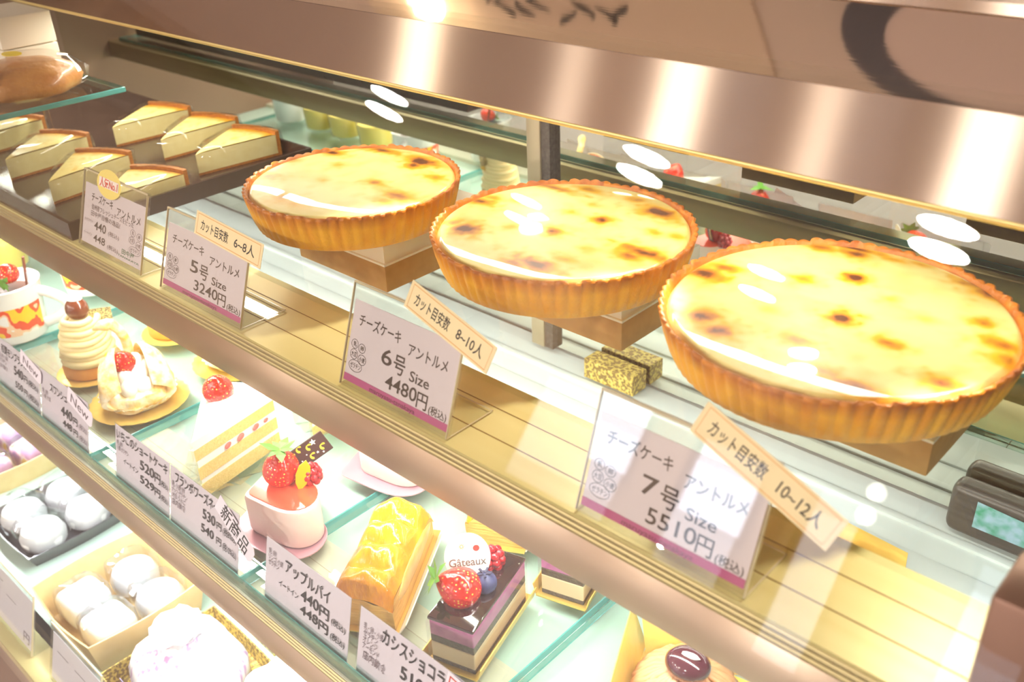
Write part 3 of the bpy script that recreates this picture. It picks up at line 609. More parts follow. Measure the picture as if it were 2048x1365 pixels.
# printed mugs
m_mug = mat('mug_white', (246, 246, 244), .18, coat=.4)
m_print = blotch('mug_print', [(250, 206, 40), (250, 206, 40), (238, 84, 40), (238, 84, 40), (250, 208, 170), (246, 244, 240)], 46)
m_pud = mat('mousse_brown', (96, 54, 40), .4)
def mug(loc, rz, R, h, label):
    t = thing('printed_mug', label, 'mug', loc, rz, group='printed mugs with dessert')
    obj('cup', lathe([(R*.78, 0), (R*.86, .002), (R*.90, .012), (R, h-.004), (R+.0012, h), (R-.002, h+.0006), (R-.004, h-.002), (R*.86, h-.012)], 48), m_mug, t, True)
    f = lambda z: R*.90+(R-R*.90)*(z-.012)/(h-.016)+.0004
    n = 48; a0, a1 = math.radians(-160), math.radians(-8); V = []; F = []
    for k in range(9):
        z = .012+(h-.032)*k/8
        for i in range(n): 
            a = a0+(a1-a0)*i/(n-1); V.append((f(z)*math.cos(a), f(z)*math.sin(a), z))
    for k in range(8):
        for i in range(n-1): F.append((k*n+i, k*n+i+1, (k+1)*n+i+1, (k+1)*n+i))
    obj('print', (np.array(V), F), m_print, t, True)
    obj('handle', tube([(R*.95+.030*math.sin(PI*u)**.8, 0, h*.20+h*.62*u) for u in np.linspace(0, 1, 16)], .0048, 12, flat=1.3), m_mug, t, True, label='white loop handle')
    obj('dessert', lathe([(.001, h-.014), (R*.855, h-.0125), (R*.4, h-.010), (.001, h-.009)], 30, close=False), m_pud, t, True)
    strawberry(t, (.006, -.012, h+.004), .026, .012, (PI*.62, .3, 0)); 
    obj('blueberry', ball(.008, .008, .008, (-.014, -.004, h-.004)), mat('blueberry_blue', (38, 42, 78), .5, noise=(120, (78, 84, 126), .5)), t, True)
    obj('chocolate_stick', tf(box(-.001, .001, -.0016, .0016, 0, .05), (.022, .004, h-.018), (.15, .2, 0)), m_chest, t)
mug((-1.094, .320, ZL), math.radians(46), .037, .066, 'nearer printed mug with strawberry dessert, its handle towards the chestnut cakes')
mug((-1.145, .436, ZL), math.radians(70), .037, .066, 'printed mug standing behind the nearer mug')
# puddings and a white pot past the mugs, seen in the mirror
m_yel = mat('pudding_yellow', (246, 222, 96), .35); m_jar = clear('jar_plastic', (.97, .97, .95), 1.0, .05, .06)
for i, (x, y, lb) in enumerate(((-1.30, .392, 'yellow pudding cup mirrored beside the row of mugs'), (-1.388, .386, 'middle yellow pudding cup mirrored below the back rail'), (-1.465, .384, 'yellow pudding cup mirrored next to the white pot'))):
    t = thing('pudding_cup', lb, 'dessert cup', (x, y, ZL), 0, group='yellow pudding cups')
    obj('pudding', lathe([(.022, .001), (.027, .004), (.031, .036), (.029, .040), (.001, .041)], 32), m_yel, t, True)
    obj('cup', lathe([(.0235, 0), (.0290, .003), (.0335, .046), (.0345, .046)], 32, close=False), m_jar, t, True)
    obj('band', box(-.0345, -.0325, -.004, .004, .002, .046), mat('black_band', (44, 40, 40), .5), t)
t = thing('white_pot', 'white dessert pot mirrored at the end of the pudding row', 'dessert cup', (-1.555, .386, ZL))
obj('pot', lathe([(.026, 0), (.030, .003), (.033, .04), (.035, .048), (.033, .048), (.028, .03), (.001, .028)], 32), m_mug, t, True)
# chestnut cream cakes
def mont_blanc(loc, rz, label, hgt=.056):
    t = thing('chestnut_cream_cake', label, 'cake', loc, rz, group='tall chestnut cream cakes')
    gold_disc(t, .0365)
    obj('base', lathe([(.026, .002), (.0285, .004), (.0285, .012), (.026, .015), (.001, .015)], 40), mat('base_orange', (236, 164, 60), .5, noise=(90, (214, 138, 40), .5)), t, True)
    pts = []; N = 9*22
    for i in range(N+1):
        u = i/N; a = 2*PI*9*u; r = .0252*(1-.40*u**1.6)+.0012*math.sin(a*1.5); pts.append((r*math.cos(a), r*math.sin(a), .0165+hgt*u*.86+.0008*math.sin(3*a)))
    core = lathe([(.0250, .013), (.024, .030), (.018, .052), (.009, .0165+hgt*.86), (.001, .0165+hgt*.88)], 30)
    obj('cream', cat_(tube(pts, .0037, 8), core), m_mont, t, True, angle=60)
    obj('chestnut', ball(.0125, .011, .0125, (.001, 0, hgt*.86+.026), 20, 12), m_chest, t, True)
    obj('sugar', ball(.0085, .007, .003, (.0, .001, hgt*.86+.0372), 14, 8), m_cream_w, t, True)
    obj('leaf', tf((np.array([(0, 0, 0), (.009, -.005, .010), (.0, -.008, .026), (-.009, -.005, .010)]), [(0, 1, 2, 3)]), (.013, .016, .040), (-.4, .3, .5)), m_gold, t)
    obj('label_card', tf(box(-.011, .011, -.0002, .0002, 0, .017), (.016, .013, .052), (-.35, 0, .6)), mat('card_black', (50, 46, 40), .5, noise=(900, (210, 190, 120), .25)), t)
mont_blanc((-.945, .336, ZL), .4, 'front chestnut cream cake with a chestnut on top, before the swan puff')
mont_blanc((-.956, .440, ZL), 1.2, 'rear chestnut cream cake half hidden behind the front one')
# swan puffs
def swan(loc, rz, label):
    t = thing('swan_cream_puff', label, 'cream puff', loc, rz, group='swan cream puffs')
    n = 26
    obj('doily', lathe([(.020, .0), (.044, .0008), (.0475, .003), (.044, .0024), (.02, .0016)], 96, lambda a, k, r, z: (r*(1+.03*abs(math.sin(n*a/2))*(k in (1, 2, 3))), z+(.0016*abs(math.sin(n*a/2)) if k == 2 else 0))), m_gold, t, True)
    obj('paper_cup', lathe([(.024, .002), (.036, .013), (.0365, .0132), (.0245, .0028)], 96, lambda a, k, r, z: (r*(1+.05*(math.sin(24*a) > 0)*(k in (1, 2))), z), close=False), m_wfrill, t)
    obj('shell', lathe([(.024, .003), (.033, .008), (.036, .016), (.034, .023), (.022, .026), (.001, .026)], 48, lambda a, k, r, z: (r*(1+.05*math.sin(5*a+k)+.03*math.sin(9*a)), z+.0015*math.sin(4*a))), m_choux, t, True)
    g = []
    for j, (r0, z0, k, m) in enumerate(((.021, .028, 9, .0085), (.013, .037, 6, .0085), (.004, .046, 3, .008))):
        for i in range(k):
            a = 2*PI*i/k+j*.4; g.append(ball(m, m, m*1.15, (r0*math.cos(a), r0*math.sin(a), z0), 12, 8, .06))
    g.append(ball(.020, .020, .016, (0, 0, .030)))
    obj('cream', cat_(*g), m_cream_w, t, True, angle=180)
    for s in (-1, 1):
        V = []; F = []; nu, nv = 14, 8
        for i in range(nu):
            u = i/(nu-1)
            for j in range(nv):
                v = j/(nv-1); w = .017*math.sin(PI*min(1, .08+u*.92))**.6
                x = -.030+.056*u; z = .016+.010*u+(v-.10)*w*2.5+.012*u*u; y = s*(.027+.012*math.sin(PI*v)-.008*v-.010*u*u)
                V.append((x, y, z))
        m = len(V); V += [(x*1.0, y-s*.0045, z) for x, y, z in V]
        for i in range(nu-1):
            for j in range(nv-1):
                a, b, c, d = i*nv+j, (i+1)*nv+j, (i+1)*nv+j+1, i*nv+j+1; F += [(a, b, c, d), (m+d, m+c, m+b, m+a)]
        for j in range(nv-1): F += [(j, j+1, m+j+1, m+j), ((nu-1)*nv+j+1, (nu-1)*nv+j, m+(nu-1)*nv+j, m+(nu-1)*nv+j+1)]
        for i in range(nu-1): F += [((i+1)*nv, i*nv, m+i*nv, m+(i+1)*nv), (i*nv+nv-1, (i+1)*nv+nv-1, m+(i+1)*nv+nv-1, m+i*nv+nv-1)]
        obj('wing', (np.array(V), F), m_choux, t, True, angle=60)
    pts = [(.020, 0, .026), (.027, -.001, .040), (.026, -.001, .054), (.019, 0, .066), (.016, .003, .076), (.018, .009, .083), (.019, .018, .083), (.020, .026, .080)]
    P = []; 
    for k in range(len(pts)-1):
        for u in (0, .34, .67): P.append(tuple(np.array(pts[k])*(1-u)+np.array(pts[k+1])*u))
    P.append(pts[-1]); R_ = list(np.interp(np.linspace(0, 1, len(P)), [0, .3, .62, .76, .86, 1], [.0052, .0048, .0046, .0062, .0052, .0012]))
    obj('neck', tube(P, R_, 12), m_choux, t, True, angle=180, label='curved neck and beaked head')
    strawberry(t, (-.010, .003, .062), .026, .0120, (.2, -.5, 0), leaves=False)
    obj('mandarin', ball(.011, .006, .007, (.004, .017, .053), 14, 8), mat('fruit_yellow', (248, 204, 30), .3, coat=.5), t, True)
swan((-.846, .337, ZL), math.radians(158), 'front swan cream puff on gold lace board with a strawberry in its cream')
swan((-.838, .448, ZL), math.radians(158), 'rear swan cream puff behind the strawberry shortcake tip')
# strawberry shortcakes
def shortcake(loc, rz, label):
    t = thing('strawberry_shortcake', label, 'cake slice', loc, rz, group='wrapped strawberry shortcake slices')
    R, ha = .092, math.radians(21)
    P = lambda k, a: [(.003*k, 0)]+[((R+.001*k)*math.cos(q), (R+.001*k)*math.sin(q)) for q in np.linspace(-a, a, 12)]
    obj('sponge', cat_(prism(P(0, ha), .002, .016), prism(P(0, ha), .0205, .0325), prism(P(0, ha), .040, .051)), m_sponge, t)
    obj('cream_filling', cat_(prism(P(.5, ha), .016, .0205), prism(P(.5, ha), .0325, .040)), m_cream_w, t)
    g = []
    for s in (-1, 1):
        for x, rr in ((.035, .0042), (.05, .005), (.068, .0045), (.08, .003)): g.append(ball(rr*1.3, .0015, rr*.6, (x*math.cos(ha), s*x*math.sin(ha), .0363), 12, 8))
    obj('strawberry_piece', cat_(*g), mat('strawberry_cut', (226, 108, 96), .5), t, True)
    top = prism(P(0, ha), .051, .060); arc = prism([(R*math.cos(q), R*math.sin(q)) for q in np.linspace(-ha, ha, 12)]+[((R+.004)*math.cos(q), (R+.004)*math.sin(q)) for q in np.linspace(ha, -ha, 12)], .002, .060)
    obj('cream_top', cat_(top, arc, ball(.018, .016, .006, (.062, .0, .060), 18, 10, .05), ball(.006, .004, .003, (.020, 0, .060), 12, 8)), m_cream_w, t, True)
    strawberry(t, (.062, .004, .0850), .031, .0140, (.25, -.35, 0), leaves=False)
    obj('film', tf(lathe([(1, 0), (1.0, .056)], 4, close=False), (0, 0, 0)) if False else (np.array([(-.004, 0, .001), (R*1.05, -R*.40, .001), (R*1.05, -R*.40, .060), (-.004, 0, .060), (R*1.05, R*.40, .001), (R*1.05, R*.40, .060)]), [(0, 1, 2, 3), (0, 3, 5, 4)]), m_film, t)
    V = []; F = []; n = 26
    for i in range(n):
        a = 2*PI*i/n; 
        for r_, z_ in ((.62, .0006), (1.0, .007+.004*(i % 2))): V.append((.058+r_*.056*math.cos(a), r_*.040*math.sin(a)*(1+.02*(i % 2)), z_))
    for i in range(n):
        j = (i+1) % n; F.append((2*i, 2*j, 2*j+1, 2*i+1))
    obj('tray_film', (np.array(V), F), clear('pleated_film', (.93, .96, .95), 1.4, .12, .10), t)
shortcake((-.655, .293, ZL), math.radians(121), 'front strawberry shortcake slice with a whole strawberry on white cream')
shortcake((-.652, .407, ZL), math.radians(118), 'rear strawberry shortcake slice mostly hidden under the upper rail')
# pink heart cakes
def heart(s, n=44):
    o = []
    for i in range(n):
        a = 2*PI*i/n; x = 16*math.sin(a)**3; y = 13*math.cos(a)-5*math.cos(2*a)-2*math.cos(3*a)-math.cos(4*a); o.append((.58*y*s/17+.42*(1.5*math.cos(a)-2.2)*s*11/17/1.5, .62*x*s/17+.38*s*math.sin(a)))
    return o[::-1]
m_hpink = mat('mousse_pink', (250, 216, 206), .5, noise=(40, (252, 232, 222), .6), bump=(120, .2)); m_jelly = mat('jelly_salmon', (240, 92, 62), .12, coat=.6)
def heart_cake(loc, rz, label):
    t = thing('heart_cake', label, 'cake', loc, rz, group='pink heart cakes')
    ho, hi, hb = heart(.0535), heart(.051), heart(.0475); n = len(ho)
    V = [(x, y, .0) for x, y in hb]+[(x, y, .0035) for x, y in ho]+[(x, y, .0045) for x, y in ho]+[(x, y, .0045) for x, y in hi]+[(x*.9, y*.9, .0015) for x, y in hb]; F = []
    for k in range(4):
        for i in range(n): F.append((k*n+i, k*n+(i+1) % n, (k+1)*n+(i+1) % n, (k+1)*n+i))
    F += [tuple(range(n-1, -1, -1)), tuple(4*n+i for i in range(n))]
    obj('tray', (np.array(V), F), m_pinkt, t, True)
    hc = heart(.0400); V = []; F = []
    for s, z in ((.97, .0022), (1, .006), (1, .035), (.985, .0375), (.95, .0385)): V += [(x*s+.001, y*s, z) for x, y in hc]
    for k in range(4):
        for i in range(n): F.append((k*n+i, k*n+(i+1) % n, (k+1)*n+(i+1) % n, (k+1)*n+i))
    F.append(tuple(4*n+i for i in range(n)))
    obj('mousse', (np.array(V), F), m_hpink, t, True)
    obj('jelly', prism([(x*.92+.001, y*.92) for x, y in hc], .0384, .0394), m_jelly, t)
    strawberry(t, (-.0150, .0045, .071), .036, .0152, (.10, .10, 0))
    g = []
    for k, (z, r0, m) in enumerate(((.0, .0055, 6), (.0045, .0062, 7), (.009, .0048, 6), (.012, .001, 1))):
        for i in range(m): a = 2*PI*i/m+k*.4; g.append(ball(.0032, .0032, .0032, (r0*math.cos(a), r0*math.sin(a), z), 10, 7))
    obj('raspberry', tf(cat_(*g), (.0060, -.0030, .0425)), m_rasp, t, True, angle=180)
    pq = obj('chocolate_plaque', tf(rbox(-.0185, .0185, -.0008, .0008, 0, .0185, .0004, 1), (.0105, .0125, .0395+.0085), (-.3, -.45, .1)), mat('plaque_brown', (72, 50, 46), .4), t, label='dark plaque printed with moons and stars')
    gm = []; gs = []
    for i, (x, z) in enumerate(((-.012, .013), (-.0045, .0155), (.003, .0125), (.0125, .0065), (.0015, .0045))):
        out = [(x+.0027*math.cos(a), z+.0027*math.sin(a)) for a in np.linspace(.3, 4.6, 12)]+[(x+.0012+.0021*math.cos(a), z+.0008+.0021*math.sin(a)) for a in np.linspace(4.3, .6, 10)]
        gm.append((np.array([(a, -.0010, b) for a, b in out]), [tuple(range(len(out)))]))
    for x, z, r in ((.008, .0145, .0030), (-.008, .006, .001), (.0065, .005, .0014), (-.002, .0085, .0009), (.0105, .0025, .0012), (-.013, .0045, .001)):
        out = [(x+r*(1 if k % 2 == 0 else .42)*math.cos(PI*k/5), z+r*(1 if k % 2 == 0 else .42)*math.sin(PI*k/5)) for k in range(10)]
        gs.append((np.array([(a, -.0010, b) for a, b in out]), [tuple(range(10))]))
    M = dict(loc=(.0105, .0125, .0395+.0085), rot=(-.3, -.45, .1))
    obj('moon', tf(cat_(*gm), **M), mat('moon_yellow', (246, 220, 70), .5), pq); obj('star', tf(cat_(*gs), **M), mat('star_white', (250, 250, 246), .5), pq)
    lf = [(0, -.0145), (.0045, -.007), (.0058, .001), (.0045, .009), (0, .0145), (-.0045, .009), (-.0058, .001), (-.0045, -.007)]
    g2 = prism(lf, 0, .0008); v = g2[0]; g2 = (np.stack([v[:, 0], -v[:, 2], v[:, 1]+.0145], 1), g2[1])
    obj('gold_plaque', tf(g2, (-.0060, -.0090, .037), (-.05, .32, 0)), mat('plaque_gold', (246, 214, 20), .3, .2), t, label='yellow leaf-shaped plaque')
heart_cake((-.564, .338, ZL), math.radians(60), 'pink heart cake with strawberry, raspberry and a moon printed plaque')
heart_cake((-.556, .448, ZL), math.radians(60), 'rear pink heart cake seen only in the mirror')
# apple pies
m_app = mat('apple_glaze', (246, 178, 30), .2, noise=(55, (214, 128, 12), .55), bump=(85, 1.0), coat=.9, coat_rough=.03, stretch=(1, 2.4, 1))
m_pasty = mat('pie_pastry', (240, 200, 112), .6, noise=(70, (220, 166, 76), .6), bump=(140, .6), stretch=(.4, .4, 2.5))
def apple_pie(loc, rz, label):
    t = thing('apple_pie_slice', label, 'pie slice', loc, rz, group='glazed apple pie slices')
    L_, W = .104, .0225
    obj('board', cat_(prism([(-.004, -W-.003), (L_+.008, -W-.003), (L_+.008, W+.004), (-.004, W+.004)], 0, .0011), ), m_goldp, t)
    obj('side_card', tf(box(-.002, L_+.006, 0, .0009, 0, .012), (0, -W-.004, 0.0005), (.55, 0, 0)), m_card, t)
    ny, nx = 15, 50; V = []; F = []; r = np.random.default_rng(5)
    def top(x, v): 
        b = abs(math.sin(PI*(x/L_*4.0+.12)))**.5
        return .034+.0100*b*(1-abs(v)**3)+.0022*math.sin(x*210+v*4)*(1-abs(v)**2)+.0012*math.sin(x*90-v*7)-.008*abs(v)**6-.012*max(0, (.006-x)/.006)-.010*max(0, (x-L_+.006)/.006)
    for i in range(nx):
        x = L_*i/(nx-1)
        for j in range(ny):
            v = -1+2*j/(ny-1); V.append((x, v*W, top(x, v)))
    for i in range(nx-1):
        for j in range(ny-1): F.append((i*ny+j, (i+1)*ny+j, (i+1)*ny+j+1, i*ny+j+1))
    obj('glazed_top', (np.array(V), F), m_app, t, True, angle=180)
    V = []; F = []; ring = [(i, 0) for i in range(nx)]+[(nx-1, j) for j in range(1, ny)]+[(i, ny-1) for i in range(nx-2, -1, -1)]+[(0, j) for j in range(ny-2, 0, -1)]
    for i, j in ring:
        x = L_*i/(nx-1); v = -1+2*j/(ny-1)
        for z in (.0012, .010, .020, top(x, v)-.0002): V.append((x+(.0012*math.sin(z*900) if i in (0, nx-1) else 0), v*W*(1+.025*math.sin(z*700+x*40)), z))
    m = len(ring)
    for k in range(m):
        q = (k+1) % m
        for c in range(3): F.append((4*k+c, 4*q+c, 4*q+c+1, 4*k+c+1))
    obj('pastry', (np.array(V), F), m_pasty, t, True, angle=50)
    obj('apple_filling', tf(ball(.043, .0022, .009, (0, 0, 0), 24, 10, .04), (L_*.52, -W-.0002, .020)), mat('apple_soft', (244, 212, 132), .3, noise=(60, (226, 176, 84), .6), coat=.4), t, True)
apple_pie((-.4340, .2875, ZL), math.radians(121), 'front glazed apple pie slice behind its price tag')
apple_pie((-.4240, .412, ZL), math.radians(118), 'rear glazed apple pie slice behind the chocolate cake plaque')
# dark chocolate slices with berries
m_choc = mat('choc_glaze', (44, 26, 26), .07, coat=1, coat_rough=.02, spec=.8)
m_cassis = mat('cassis_mousse', (196, 124, 164), .5, noise=(160, (176, 98, 146), .4)); m_cspo = mat('choc_sponge', (112, 92, 70), .8, noise=(420, (70, 54, 42), .6), bump=(600, .6)); m_cust = mat('custard_layer', (232, 206, 160), .5)
def cassis(loc, rz, label, kind=0):
    t = thing('chocolate_cassis_slice', label, 'cake slice', loc, rz, group='dark glazed berry slices')
    L_, W = .078, .0168
    V = np.array([(-.003, -W-.003, 0), (L_+.006, -W-.003, 0), (L_+.006, W+.003, 0), (-.003, W+.003, 0)])
    obj('board', cat_(box(-.004, L_+.006, -W-.003, W+.003, 0, .0011)), m_goldp, t)
    obj('gold_wall', cat_(tf(box(-.003, L_+.006, 0, .0008, 0, .010), (0, -W-.0035, .0006), (.25, 0, 0)), tf(box(-.003, L_+.006, 0, .0008, 0, .010), (0, W+.0028, .0006), (-.25, 0, 0))), m_gold, t)
    b = lambda z0, z1, k=0: rbox(k*.3, L_, -W+k, W-k, z0, z1, .0005, 1)
    obj('layer', b(.0012, .005), m_cspo, t, label='dark sponge base'); obj('layer', b(.005, .019), m_cust, t, label='pale custard layer')
    obj('layer', b(.019, .0255), m_cspo, t, label='dark sponge layer'); obj('layer', b(.0255, .0395), m_cassis, t, label='mauve mousse layer')
    obj('glaze', rbox(-.0012, L_+.0005, -W-.0010, W+.0010, .0392, .0422, .0013, 2), m_choc, t, True)
    obj('film', cat_(box(-.002, L_, -W-.0016, -W-.0014, .001, .0385), box(-.002, L_, W+.0014, W+.0016, .001, .0385), box(-.0020, -.0018, -W-.0016, W+.0016, .001, .0385)), m_film, t)
    strawberry(t, (.0180, .0205, .0585), .034, .0150, (-1.05, 0, .47))
    obj('blueberry', ball(.0085, .0085, .0080, (.0384, -.0060, .0478), 20, 12), MATS['blueberry_blue'], t, True)
    g = [tf(box(0, .0042, -.0008, .0008, 0, .0006), (.0384+.0012*math.cos(a), -.0060+.0012*math.sin(a), .0556), (0, -.25, a)) for a in np.linspace(0, 2*PI, 5, endpoint=False)]
    obj('blueberry_crown', cat_(*g), mat('blueberry_dark', (40, 42, 70), .6), t)
    g = []
    for k, (z, r0, m) in enumerate(((.0, .0055, 6), (.0045, .0062, 7), (.009, .0048, 6), (.012, .001, 1))):
        for i in range(m): a = 2*PI*i/m+k*.4; g.append(ball(.0032, .0032, .0032, (r0*math.cos(a), r0*math.sin(a), z), 10, 7))
    obj('raspberry', tf(cat_(*g), (.0630, .0005, .043)), m_rasp, t, True, angle=180)
    el = lathe([(.0115, 0), (.0118, .0004), (.0115, .0008)], 36); M = dict(rot=(PI/2-.28, 0, -.98), sc=(1.38, 1.38, 1))
    pq = obj('plaque', tf(tf(el, sc=(1, 1.15, 1)), (.046, .0115, .0575), **M), mat('plaque_white', (250, 250, 244), .35), t, label='white oval plaque')
    obj('plaque_lettering', tf(cat_(write('Gâteaux', -.0095, -.002, .0046, .019, 0, .0010)), (.046, .0115, .0575), **M), mat('script_grey', (120, 112, 100), .5), pq)
    sp = [(np.array([(.0022*math.cos(a)-.0025, .0065+.0022*math.sin(a), .001), (.0006*math.cos(a+.4)-.0025, .0065+.0006*math.sin(a+.4), .001), (.0006*math.cos(a-.4)-.0025, .0065+.0006*math.sin(a-.4), .001)]), [(0, 1, 2)]) for a in np.linspace(0, 2*PI, 9, endpoint=False)]
    obj('plaque_flower', tf(cat_(*sp), (.046, .0115, .0575), **M), mat('emblem_gold', (196, 160, 80), .5), pq)
    obj('plaque_seal', tf((np.array([(.0017*math.cos(a)+.0048, .005+.0017*math.sin(a), .001) for a in np.linspace(0, 2*PI, 16, endpoint=False)]), [tuple(range(16))]), (.046, .0115, .0575), **M), mat('seal_red', (196, 70, 60), .5), pq)
cassis((-.3595, .3045, ZL), math.radians(106), 'front dark glazed berry slice with white oval plaque')
cassis((-.345, .402, ZL), math.radians(106), 'rear dark glazed berry slice on a gold card beneath the rail')
# chestnut cake in a gold cup
t = thing('chestnut_strand_cake', 'chestnut strand cake with glossy dark chestnut in a folded gold card', 'cake', (-.226, .384, ZL), .2)
obj('gold_card', cat_(prism([(-.040, -.035), (.040, -.035), (.040, .035), (-.040, .035)], 0, .0011), tf(prism([(-.034, 0), (.030, 0), (.026, .034), (-.040, .040)], 0, .0008), (-.002, .028, .001), (1.25, 0, .35)), tf(prism([(-.034, 0), (.034, 0), (.036, .034), (-.030, .026)], 0, .0008), (-.036, -.002, .001), (1.25, 0, 1.75))), m_gold, t)
obj('sponge', lathe([(.027, .0011), (.030, .004), (.029, .018), (.018, .026), (.001, .028)], 36), m_sponge, t, True)
g = []; r = np.random.default_rng(3)
for i in range(26):
    a = PI*i/26; pts = []
    for u in np.linspace(-1, 1, 13):
        rr = .034*abs(u)**.8*(1 if u > 0 else -1); aa = a+.5*u*(r.random()*.4+.3); pts.append((rr*math.cos(aa), rr*math.sin(aa), .031-.022*abs(u)**2.2+.0025*r.random()))
    g.append(tube(pts, .0021, 7))
obj('strands', cat_(*g), mat('strand_beige', (216, 160, 112), .5), t, True, angle=180)
obj('chestnut', ball(.0150, .0125, .0105, (.002, -.004, .039), 24, 14), mat('chestnut_purple', (74, 34, 44), .12, coat=.9), t, True)
obj('sugar', ball(.006, .0022, .0015, (.004, -.006, .0492), 14, 8, .1), m_cream_w, t, True)
dup(t, (-.196, .535, ZL), -.3, 'second chestnut strand cake, only its gold card tip showing past the cream rail plate')
# boxes at the back of the lower deck
m_mott = blotch('mottled_gold', [(150, 120, 66), (150, 120, 66), (222, 192, 96), (222, 192, 96), (240, 214, 120)], 300, .4, .2)
tag(obj('gold_box', rbox(-.545, -.482, .674, .697, -.5285, -.506, .001), m_mott), 'low mottled gold box against the mirror below the middle tart box', 'box')
t = thing('cooling_unit', 'dark grey round-cornered cooling unit at the back under the large tart', 'cooling unit', (-.06, .672, -.5285))
obj('housing', rbox(-.112, .26, .002, .025, 0, .046, .008, 4), mat('unit_grey', (96, 88, 84), .35, .3, noise=(180, (70, 64, 62), .5), stretch=(.05, 1, 1)), t, True)
obj('sticker', tf((np.array([(-.020, 0, -.012), (.020, 0, -.012), (.024, 0, .010), (-.020, 0, .013)]), [(0, 1, 2, 3)]), (-.070, .0014, .026)), mat('reflection_green', (60, 160, 120), .5, noise=(90, (170, 200, 220), .3)), t)  # coloured reflection on the housing, painted as a flat green patch
# ------------------------------------------------------------------ price tags along the lower rail
TL2 = math.radians(13)
def price_tag(x, w, label, texts, sticker=None, h=.047, y=.2625, z=-.5145, small=None):
    t = thing('price_tag', label, 'price tag', (x, y, z), 0)
    s, c = math.sin(TL2), math.cos(TL2)
    def slab(x0, x1, u0, u1, n0, n1):
        P = [(x_, u_*s-n_*c, u_*c+n_*s) for n_ in (n0, n1) for u_ in (u0, u1) for x_ in (x0, x1)]
        return np.array(P), [(0, 2, 3, 1), (4, 5, 7, 6), (0, 1, 5, 4), (2, 6, 7, 3), (0, 4, 6, 2), (1, 3, 7, 5)]
    obj('card', slab(0, w, -.007, h, 0, .0005), m_paper2, t)
    obj('sleeve', slab(-.0012, w+.0012, -.007, h+.0018, .0006, .0009), clear('tag_sleeve', (.98, .98, .98), .8, .05, .02), t)
    O = (0, 0, 0)
    def put(name, gs, mm, par=t): return obj(name, on_plane(cat_(*gs), O, TL2), mm, par)
    def tx(st, u, v, hh, u2=None): return write(st, u*w, v*h, hh*h, (u2-u)*w if u2 else None, 0, .0012)
    put('lettering', [tx(*q) for q in texts], m_inkb)
    if small: put('small_print', [tx(*q) for q in small], m_grey)
    if sticker:
        st, u, v, L_, hs, a, m_, hh = sticker; ca, sa = math.cos(a), math.sin(a)
        def pl_(g, zz):
            v_, f_ = g; v_ = np.asarray(v_, float); X = v_[:, 0]*ca-v_[:, 1]*sa+u*w; Y = v_[:, 0]*sa+v_[:, 1]*ca+v*h
            return on_plane((np.stack([X, Y, v_[:, 2]+zz], 1), f_), O, TL2)
        so = obj('sticker', pl_(prism([(0, -hs/2), (L_*.94, -hs/2), (L_, -hs*.3), (L_, hs*.3), (L_*.94, hs/2), (0, hs/2)], 0, .0004), .0014), m_, t)
        if st: obj('sticker_lettering', pl_(write(st, L_*.14, 0, hh, L_*.72, 0, .0005), .0014), m_grey if st == 'New' else m_inkb, so)
        else:
            fr_ = [ (np.array([(a0, b0, .0006), (a1, b0, .0006), (a1, b1, .0006), (a0, b1, .0006)]), [(0, 1, 2, 3)]) for a0, a1, b0, b1 in ((.1*L_, .9*L_, hs*.30, hs*.36), (.1*L_, .9*L_, -hs*.36, -hs*.30), (.1*L_, .14*L_, -hs*.36, hs*.36), (.86*L_, .9*L_, -hs*.36, hs*.36))]
            obj('sticker_border', pl_(cat_(*fr_), .0014), m_red, so)
    return t
price_tag(-1.006, .099, 'price tag 540 with a New sticker in front of the chestnut cream cake', [('和栗モンブランカップ', .10, .80, .17, .88), ('540', .40, .50, .22, .62), ('円', .64, .47, .14, .72), ('(税込)', .74, .45, .12, .97), ('550', .42, .18, .16, .60), ('円', .63, .15, .12, .71), ('(税込)', .74, .13, .12, .97)], ('New', .60, .98, .048, .015, -.20, m_paper2, .009), small=[('乳 卵 小麦', .03, .62, .08, .25), ('ゼラチン', .03, .50, .08, .22), ('店内飲食', .03, .36, .08, .24)])
price_tag(-.904, .099, 'price tag 440 with a New sticker in front of the swan puff', [('スワンシュー', .22, .74, .17, .66), ('440', .45, .42, .22, .68), ('円', .70, .38, .14, .79), ('448', .48, .16, .16, .67), ('円', .70, .13, .12, .79)], ('New', .62, .92, .050, .016, -.22, m_paper2, .010), small=[('乳 卵', .04, .55, .08, .16), ('小麦 大豆', .04, .44, .08, .22), ('(税込)', .82, .35, .10, .98), ('(税込)', .82, .10, .10, .98)])
price_tag(-.752, .0915, 'price tag 520 in front of the strawberry shortcake', [('いちごのショートケーキ', .03, .84, .17, .98), ('520', .48, .56, .20, .74), ('円', .75, .53, .17, .85), ('(税込)', .86, .50, .10, .99), ('イートイン', .16, .36, .10, .44), ('529', .48, .27, .17, .74), ('円', .75, .24, .14, .85), ('(税込)', .86, .21, .10, .99)], small=[('乳 卵', .03, .66, .08, .14), ('小麦 ゼラチン', .03, .56, .08, .26)])
price_tag(-.658, .1005, 'price tag 530 with a slanted new-item sticker before the pink heart cake', [('フランボワーズネージュ', .08, .84, .18, .86), ('530', .50, .55, .20, .68), ('円', .70, .52, .12, .77), ('(税8%込)', .79, .50, .12, .98), ('540', .48, .26, .17, .66), ('円', .70, .23, .12, .77), ('(税10%込)', .79, .21, .12, .98)], ('新商品', .72, 1.00, .056, .0165, -.50, m_paper2, .0125), small=[('乳 小麦 卵', .03, .68, .09, .22), ('ナッツ ゼラチン', .03, .57, .08, .26), ('大豆 りんご', .03, .46, .08, .24), ('店内飲食', .03, .33, .10, .24)])
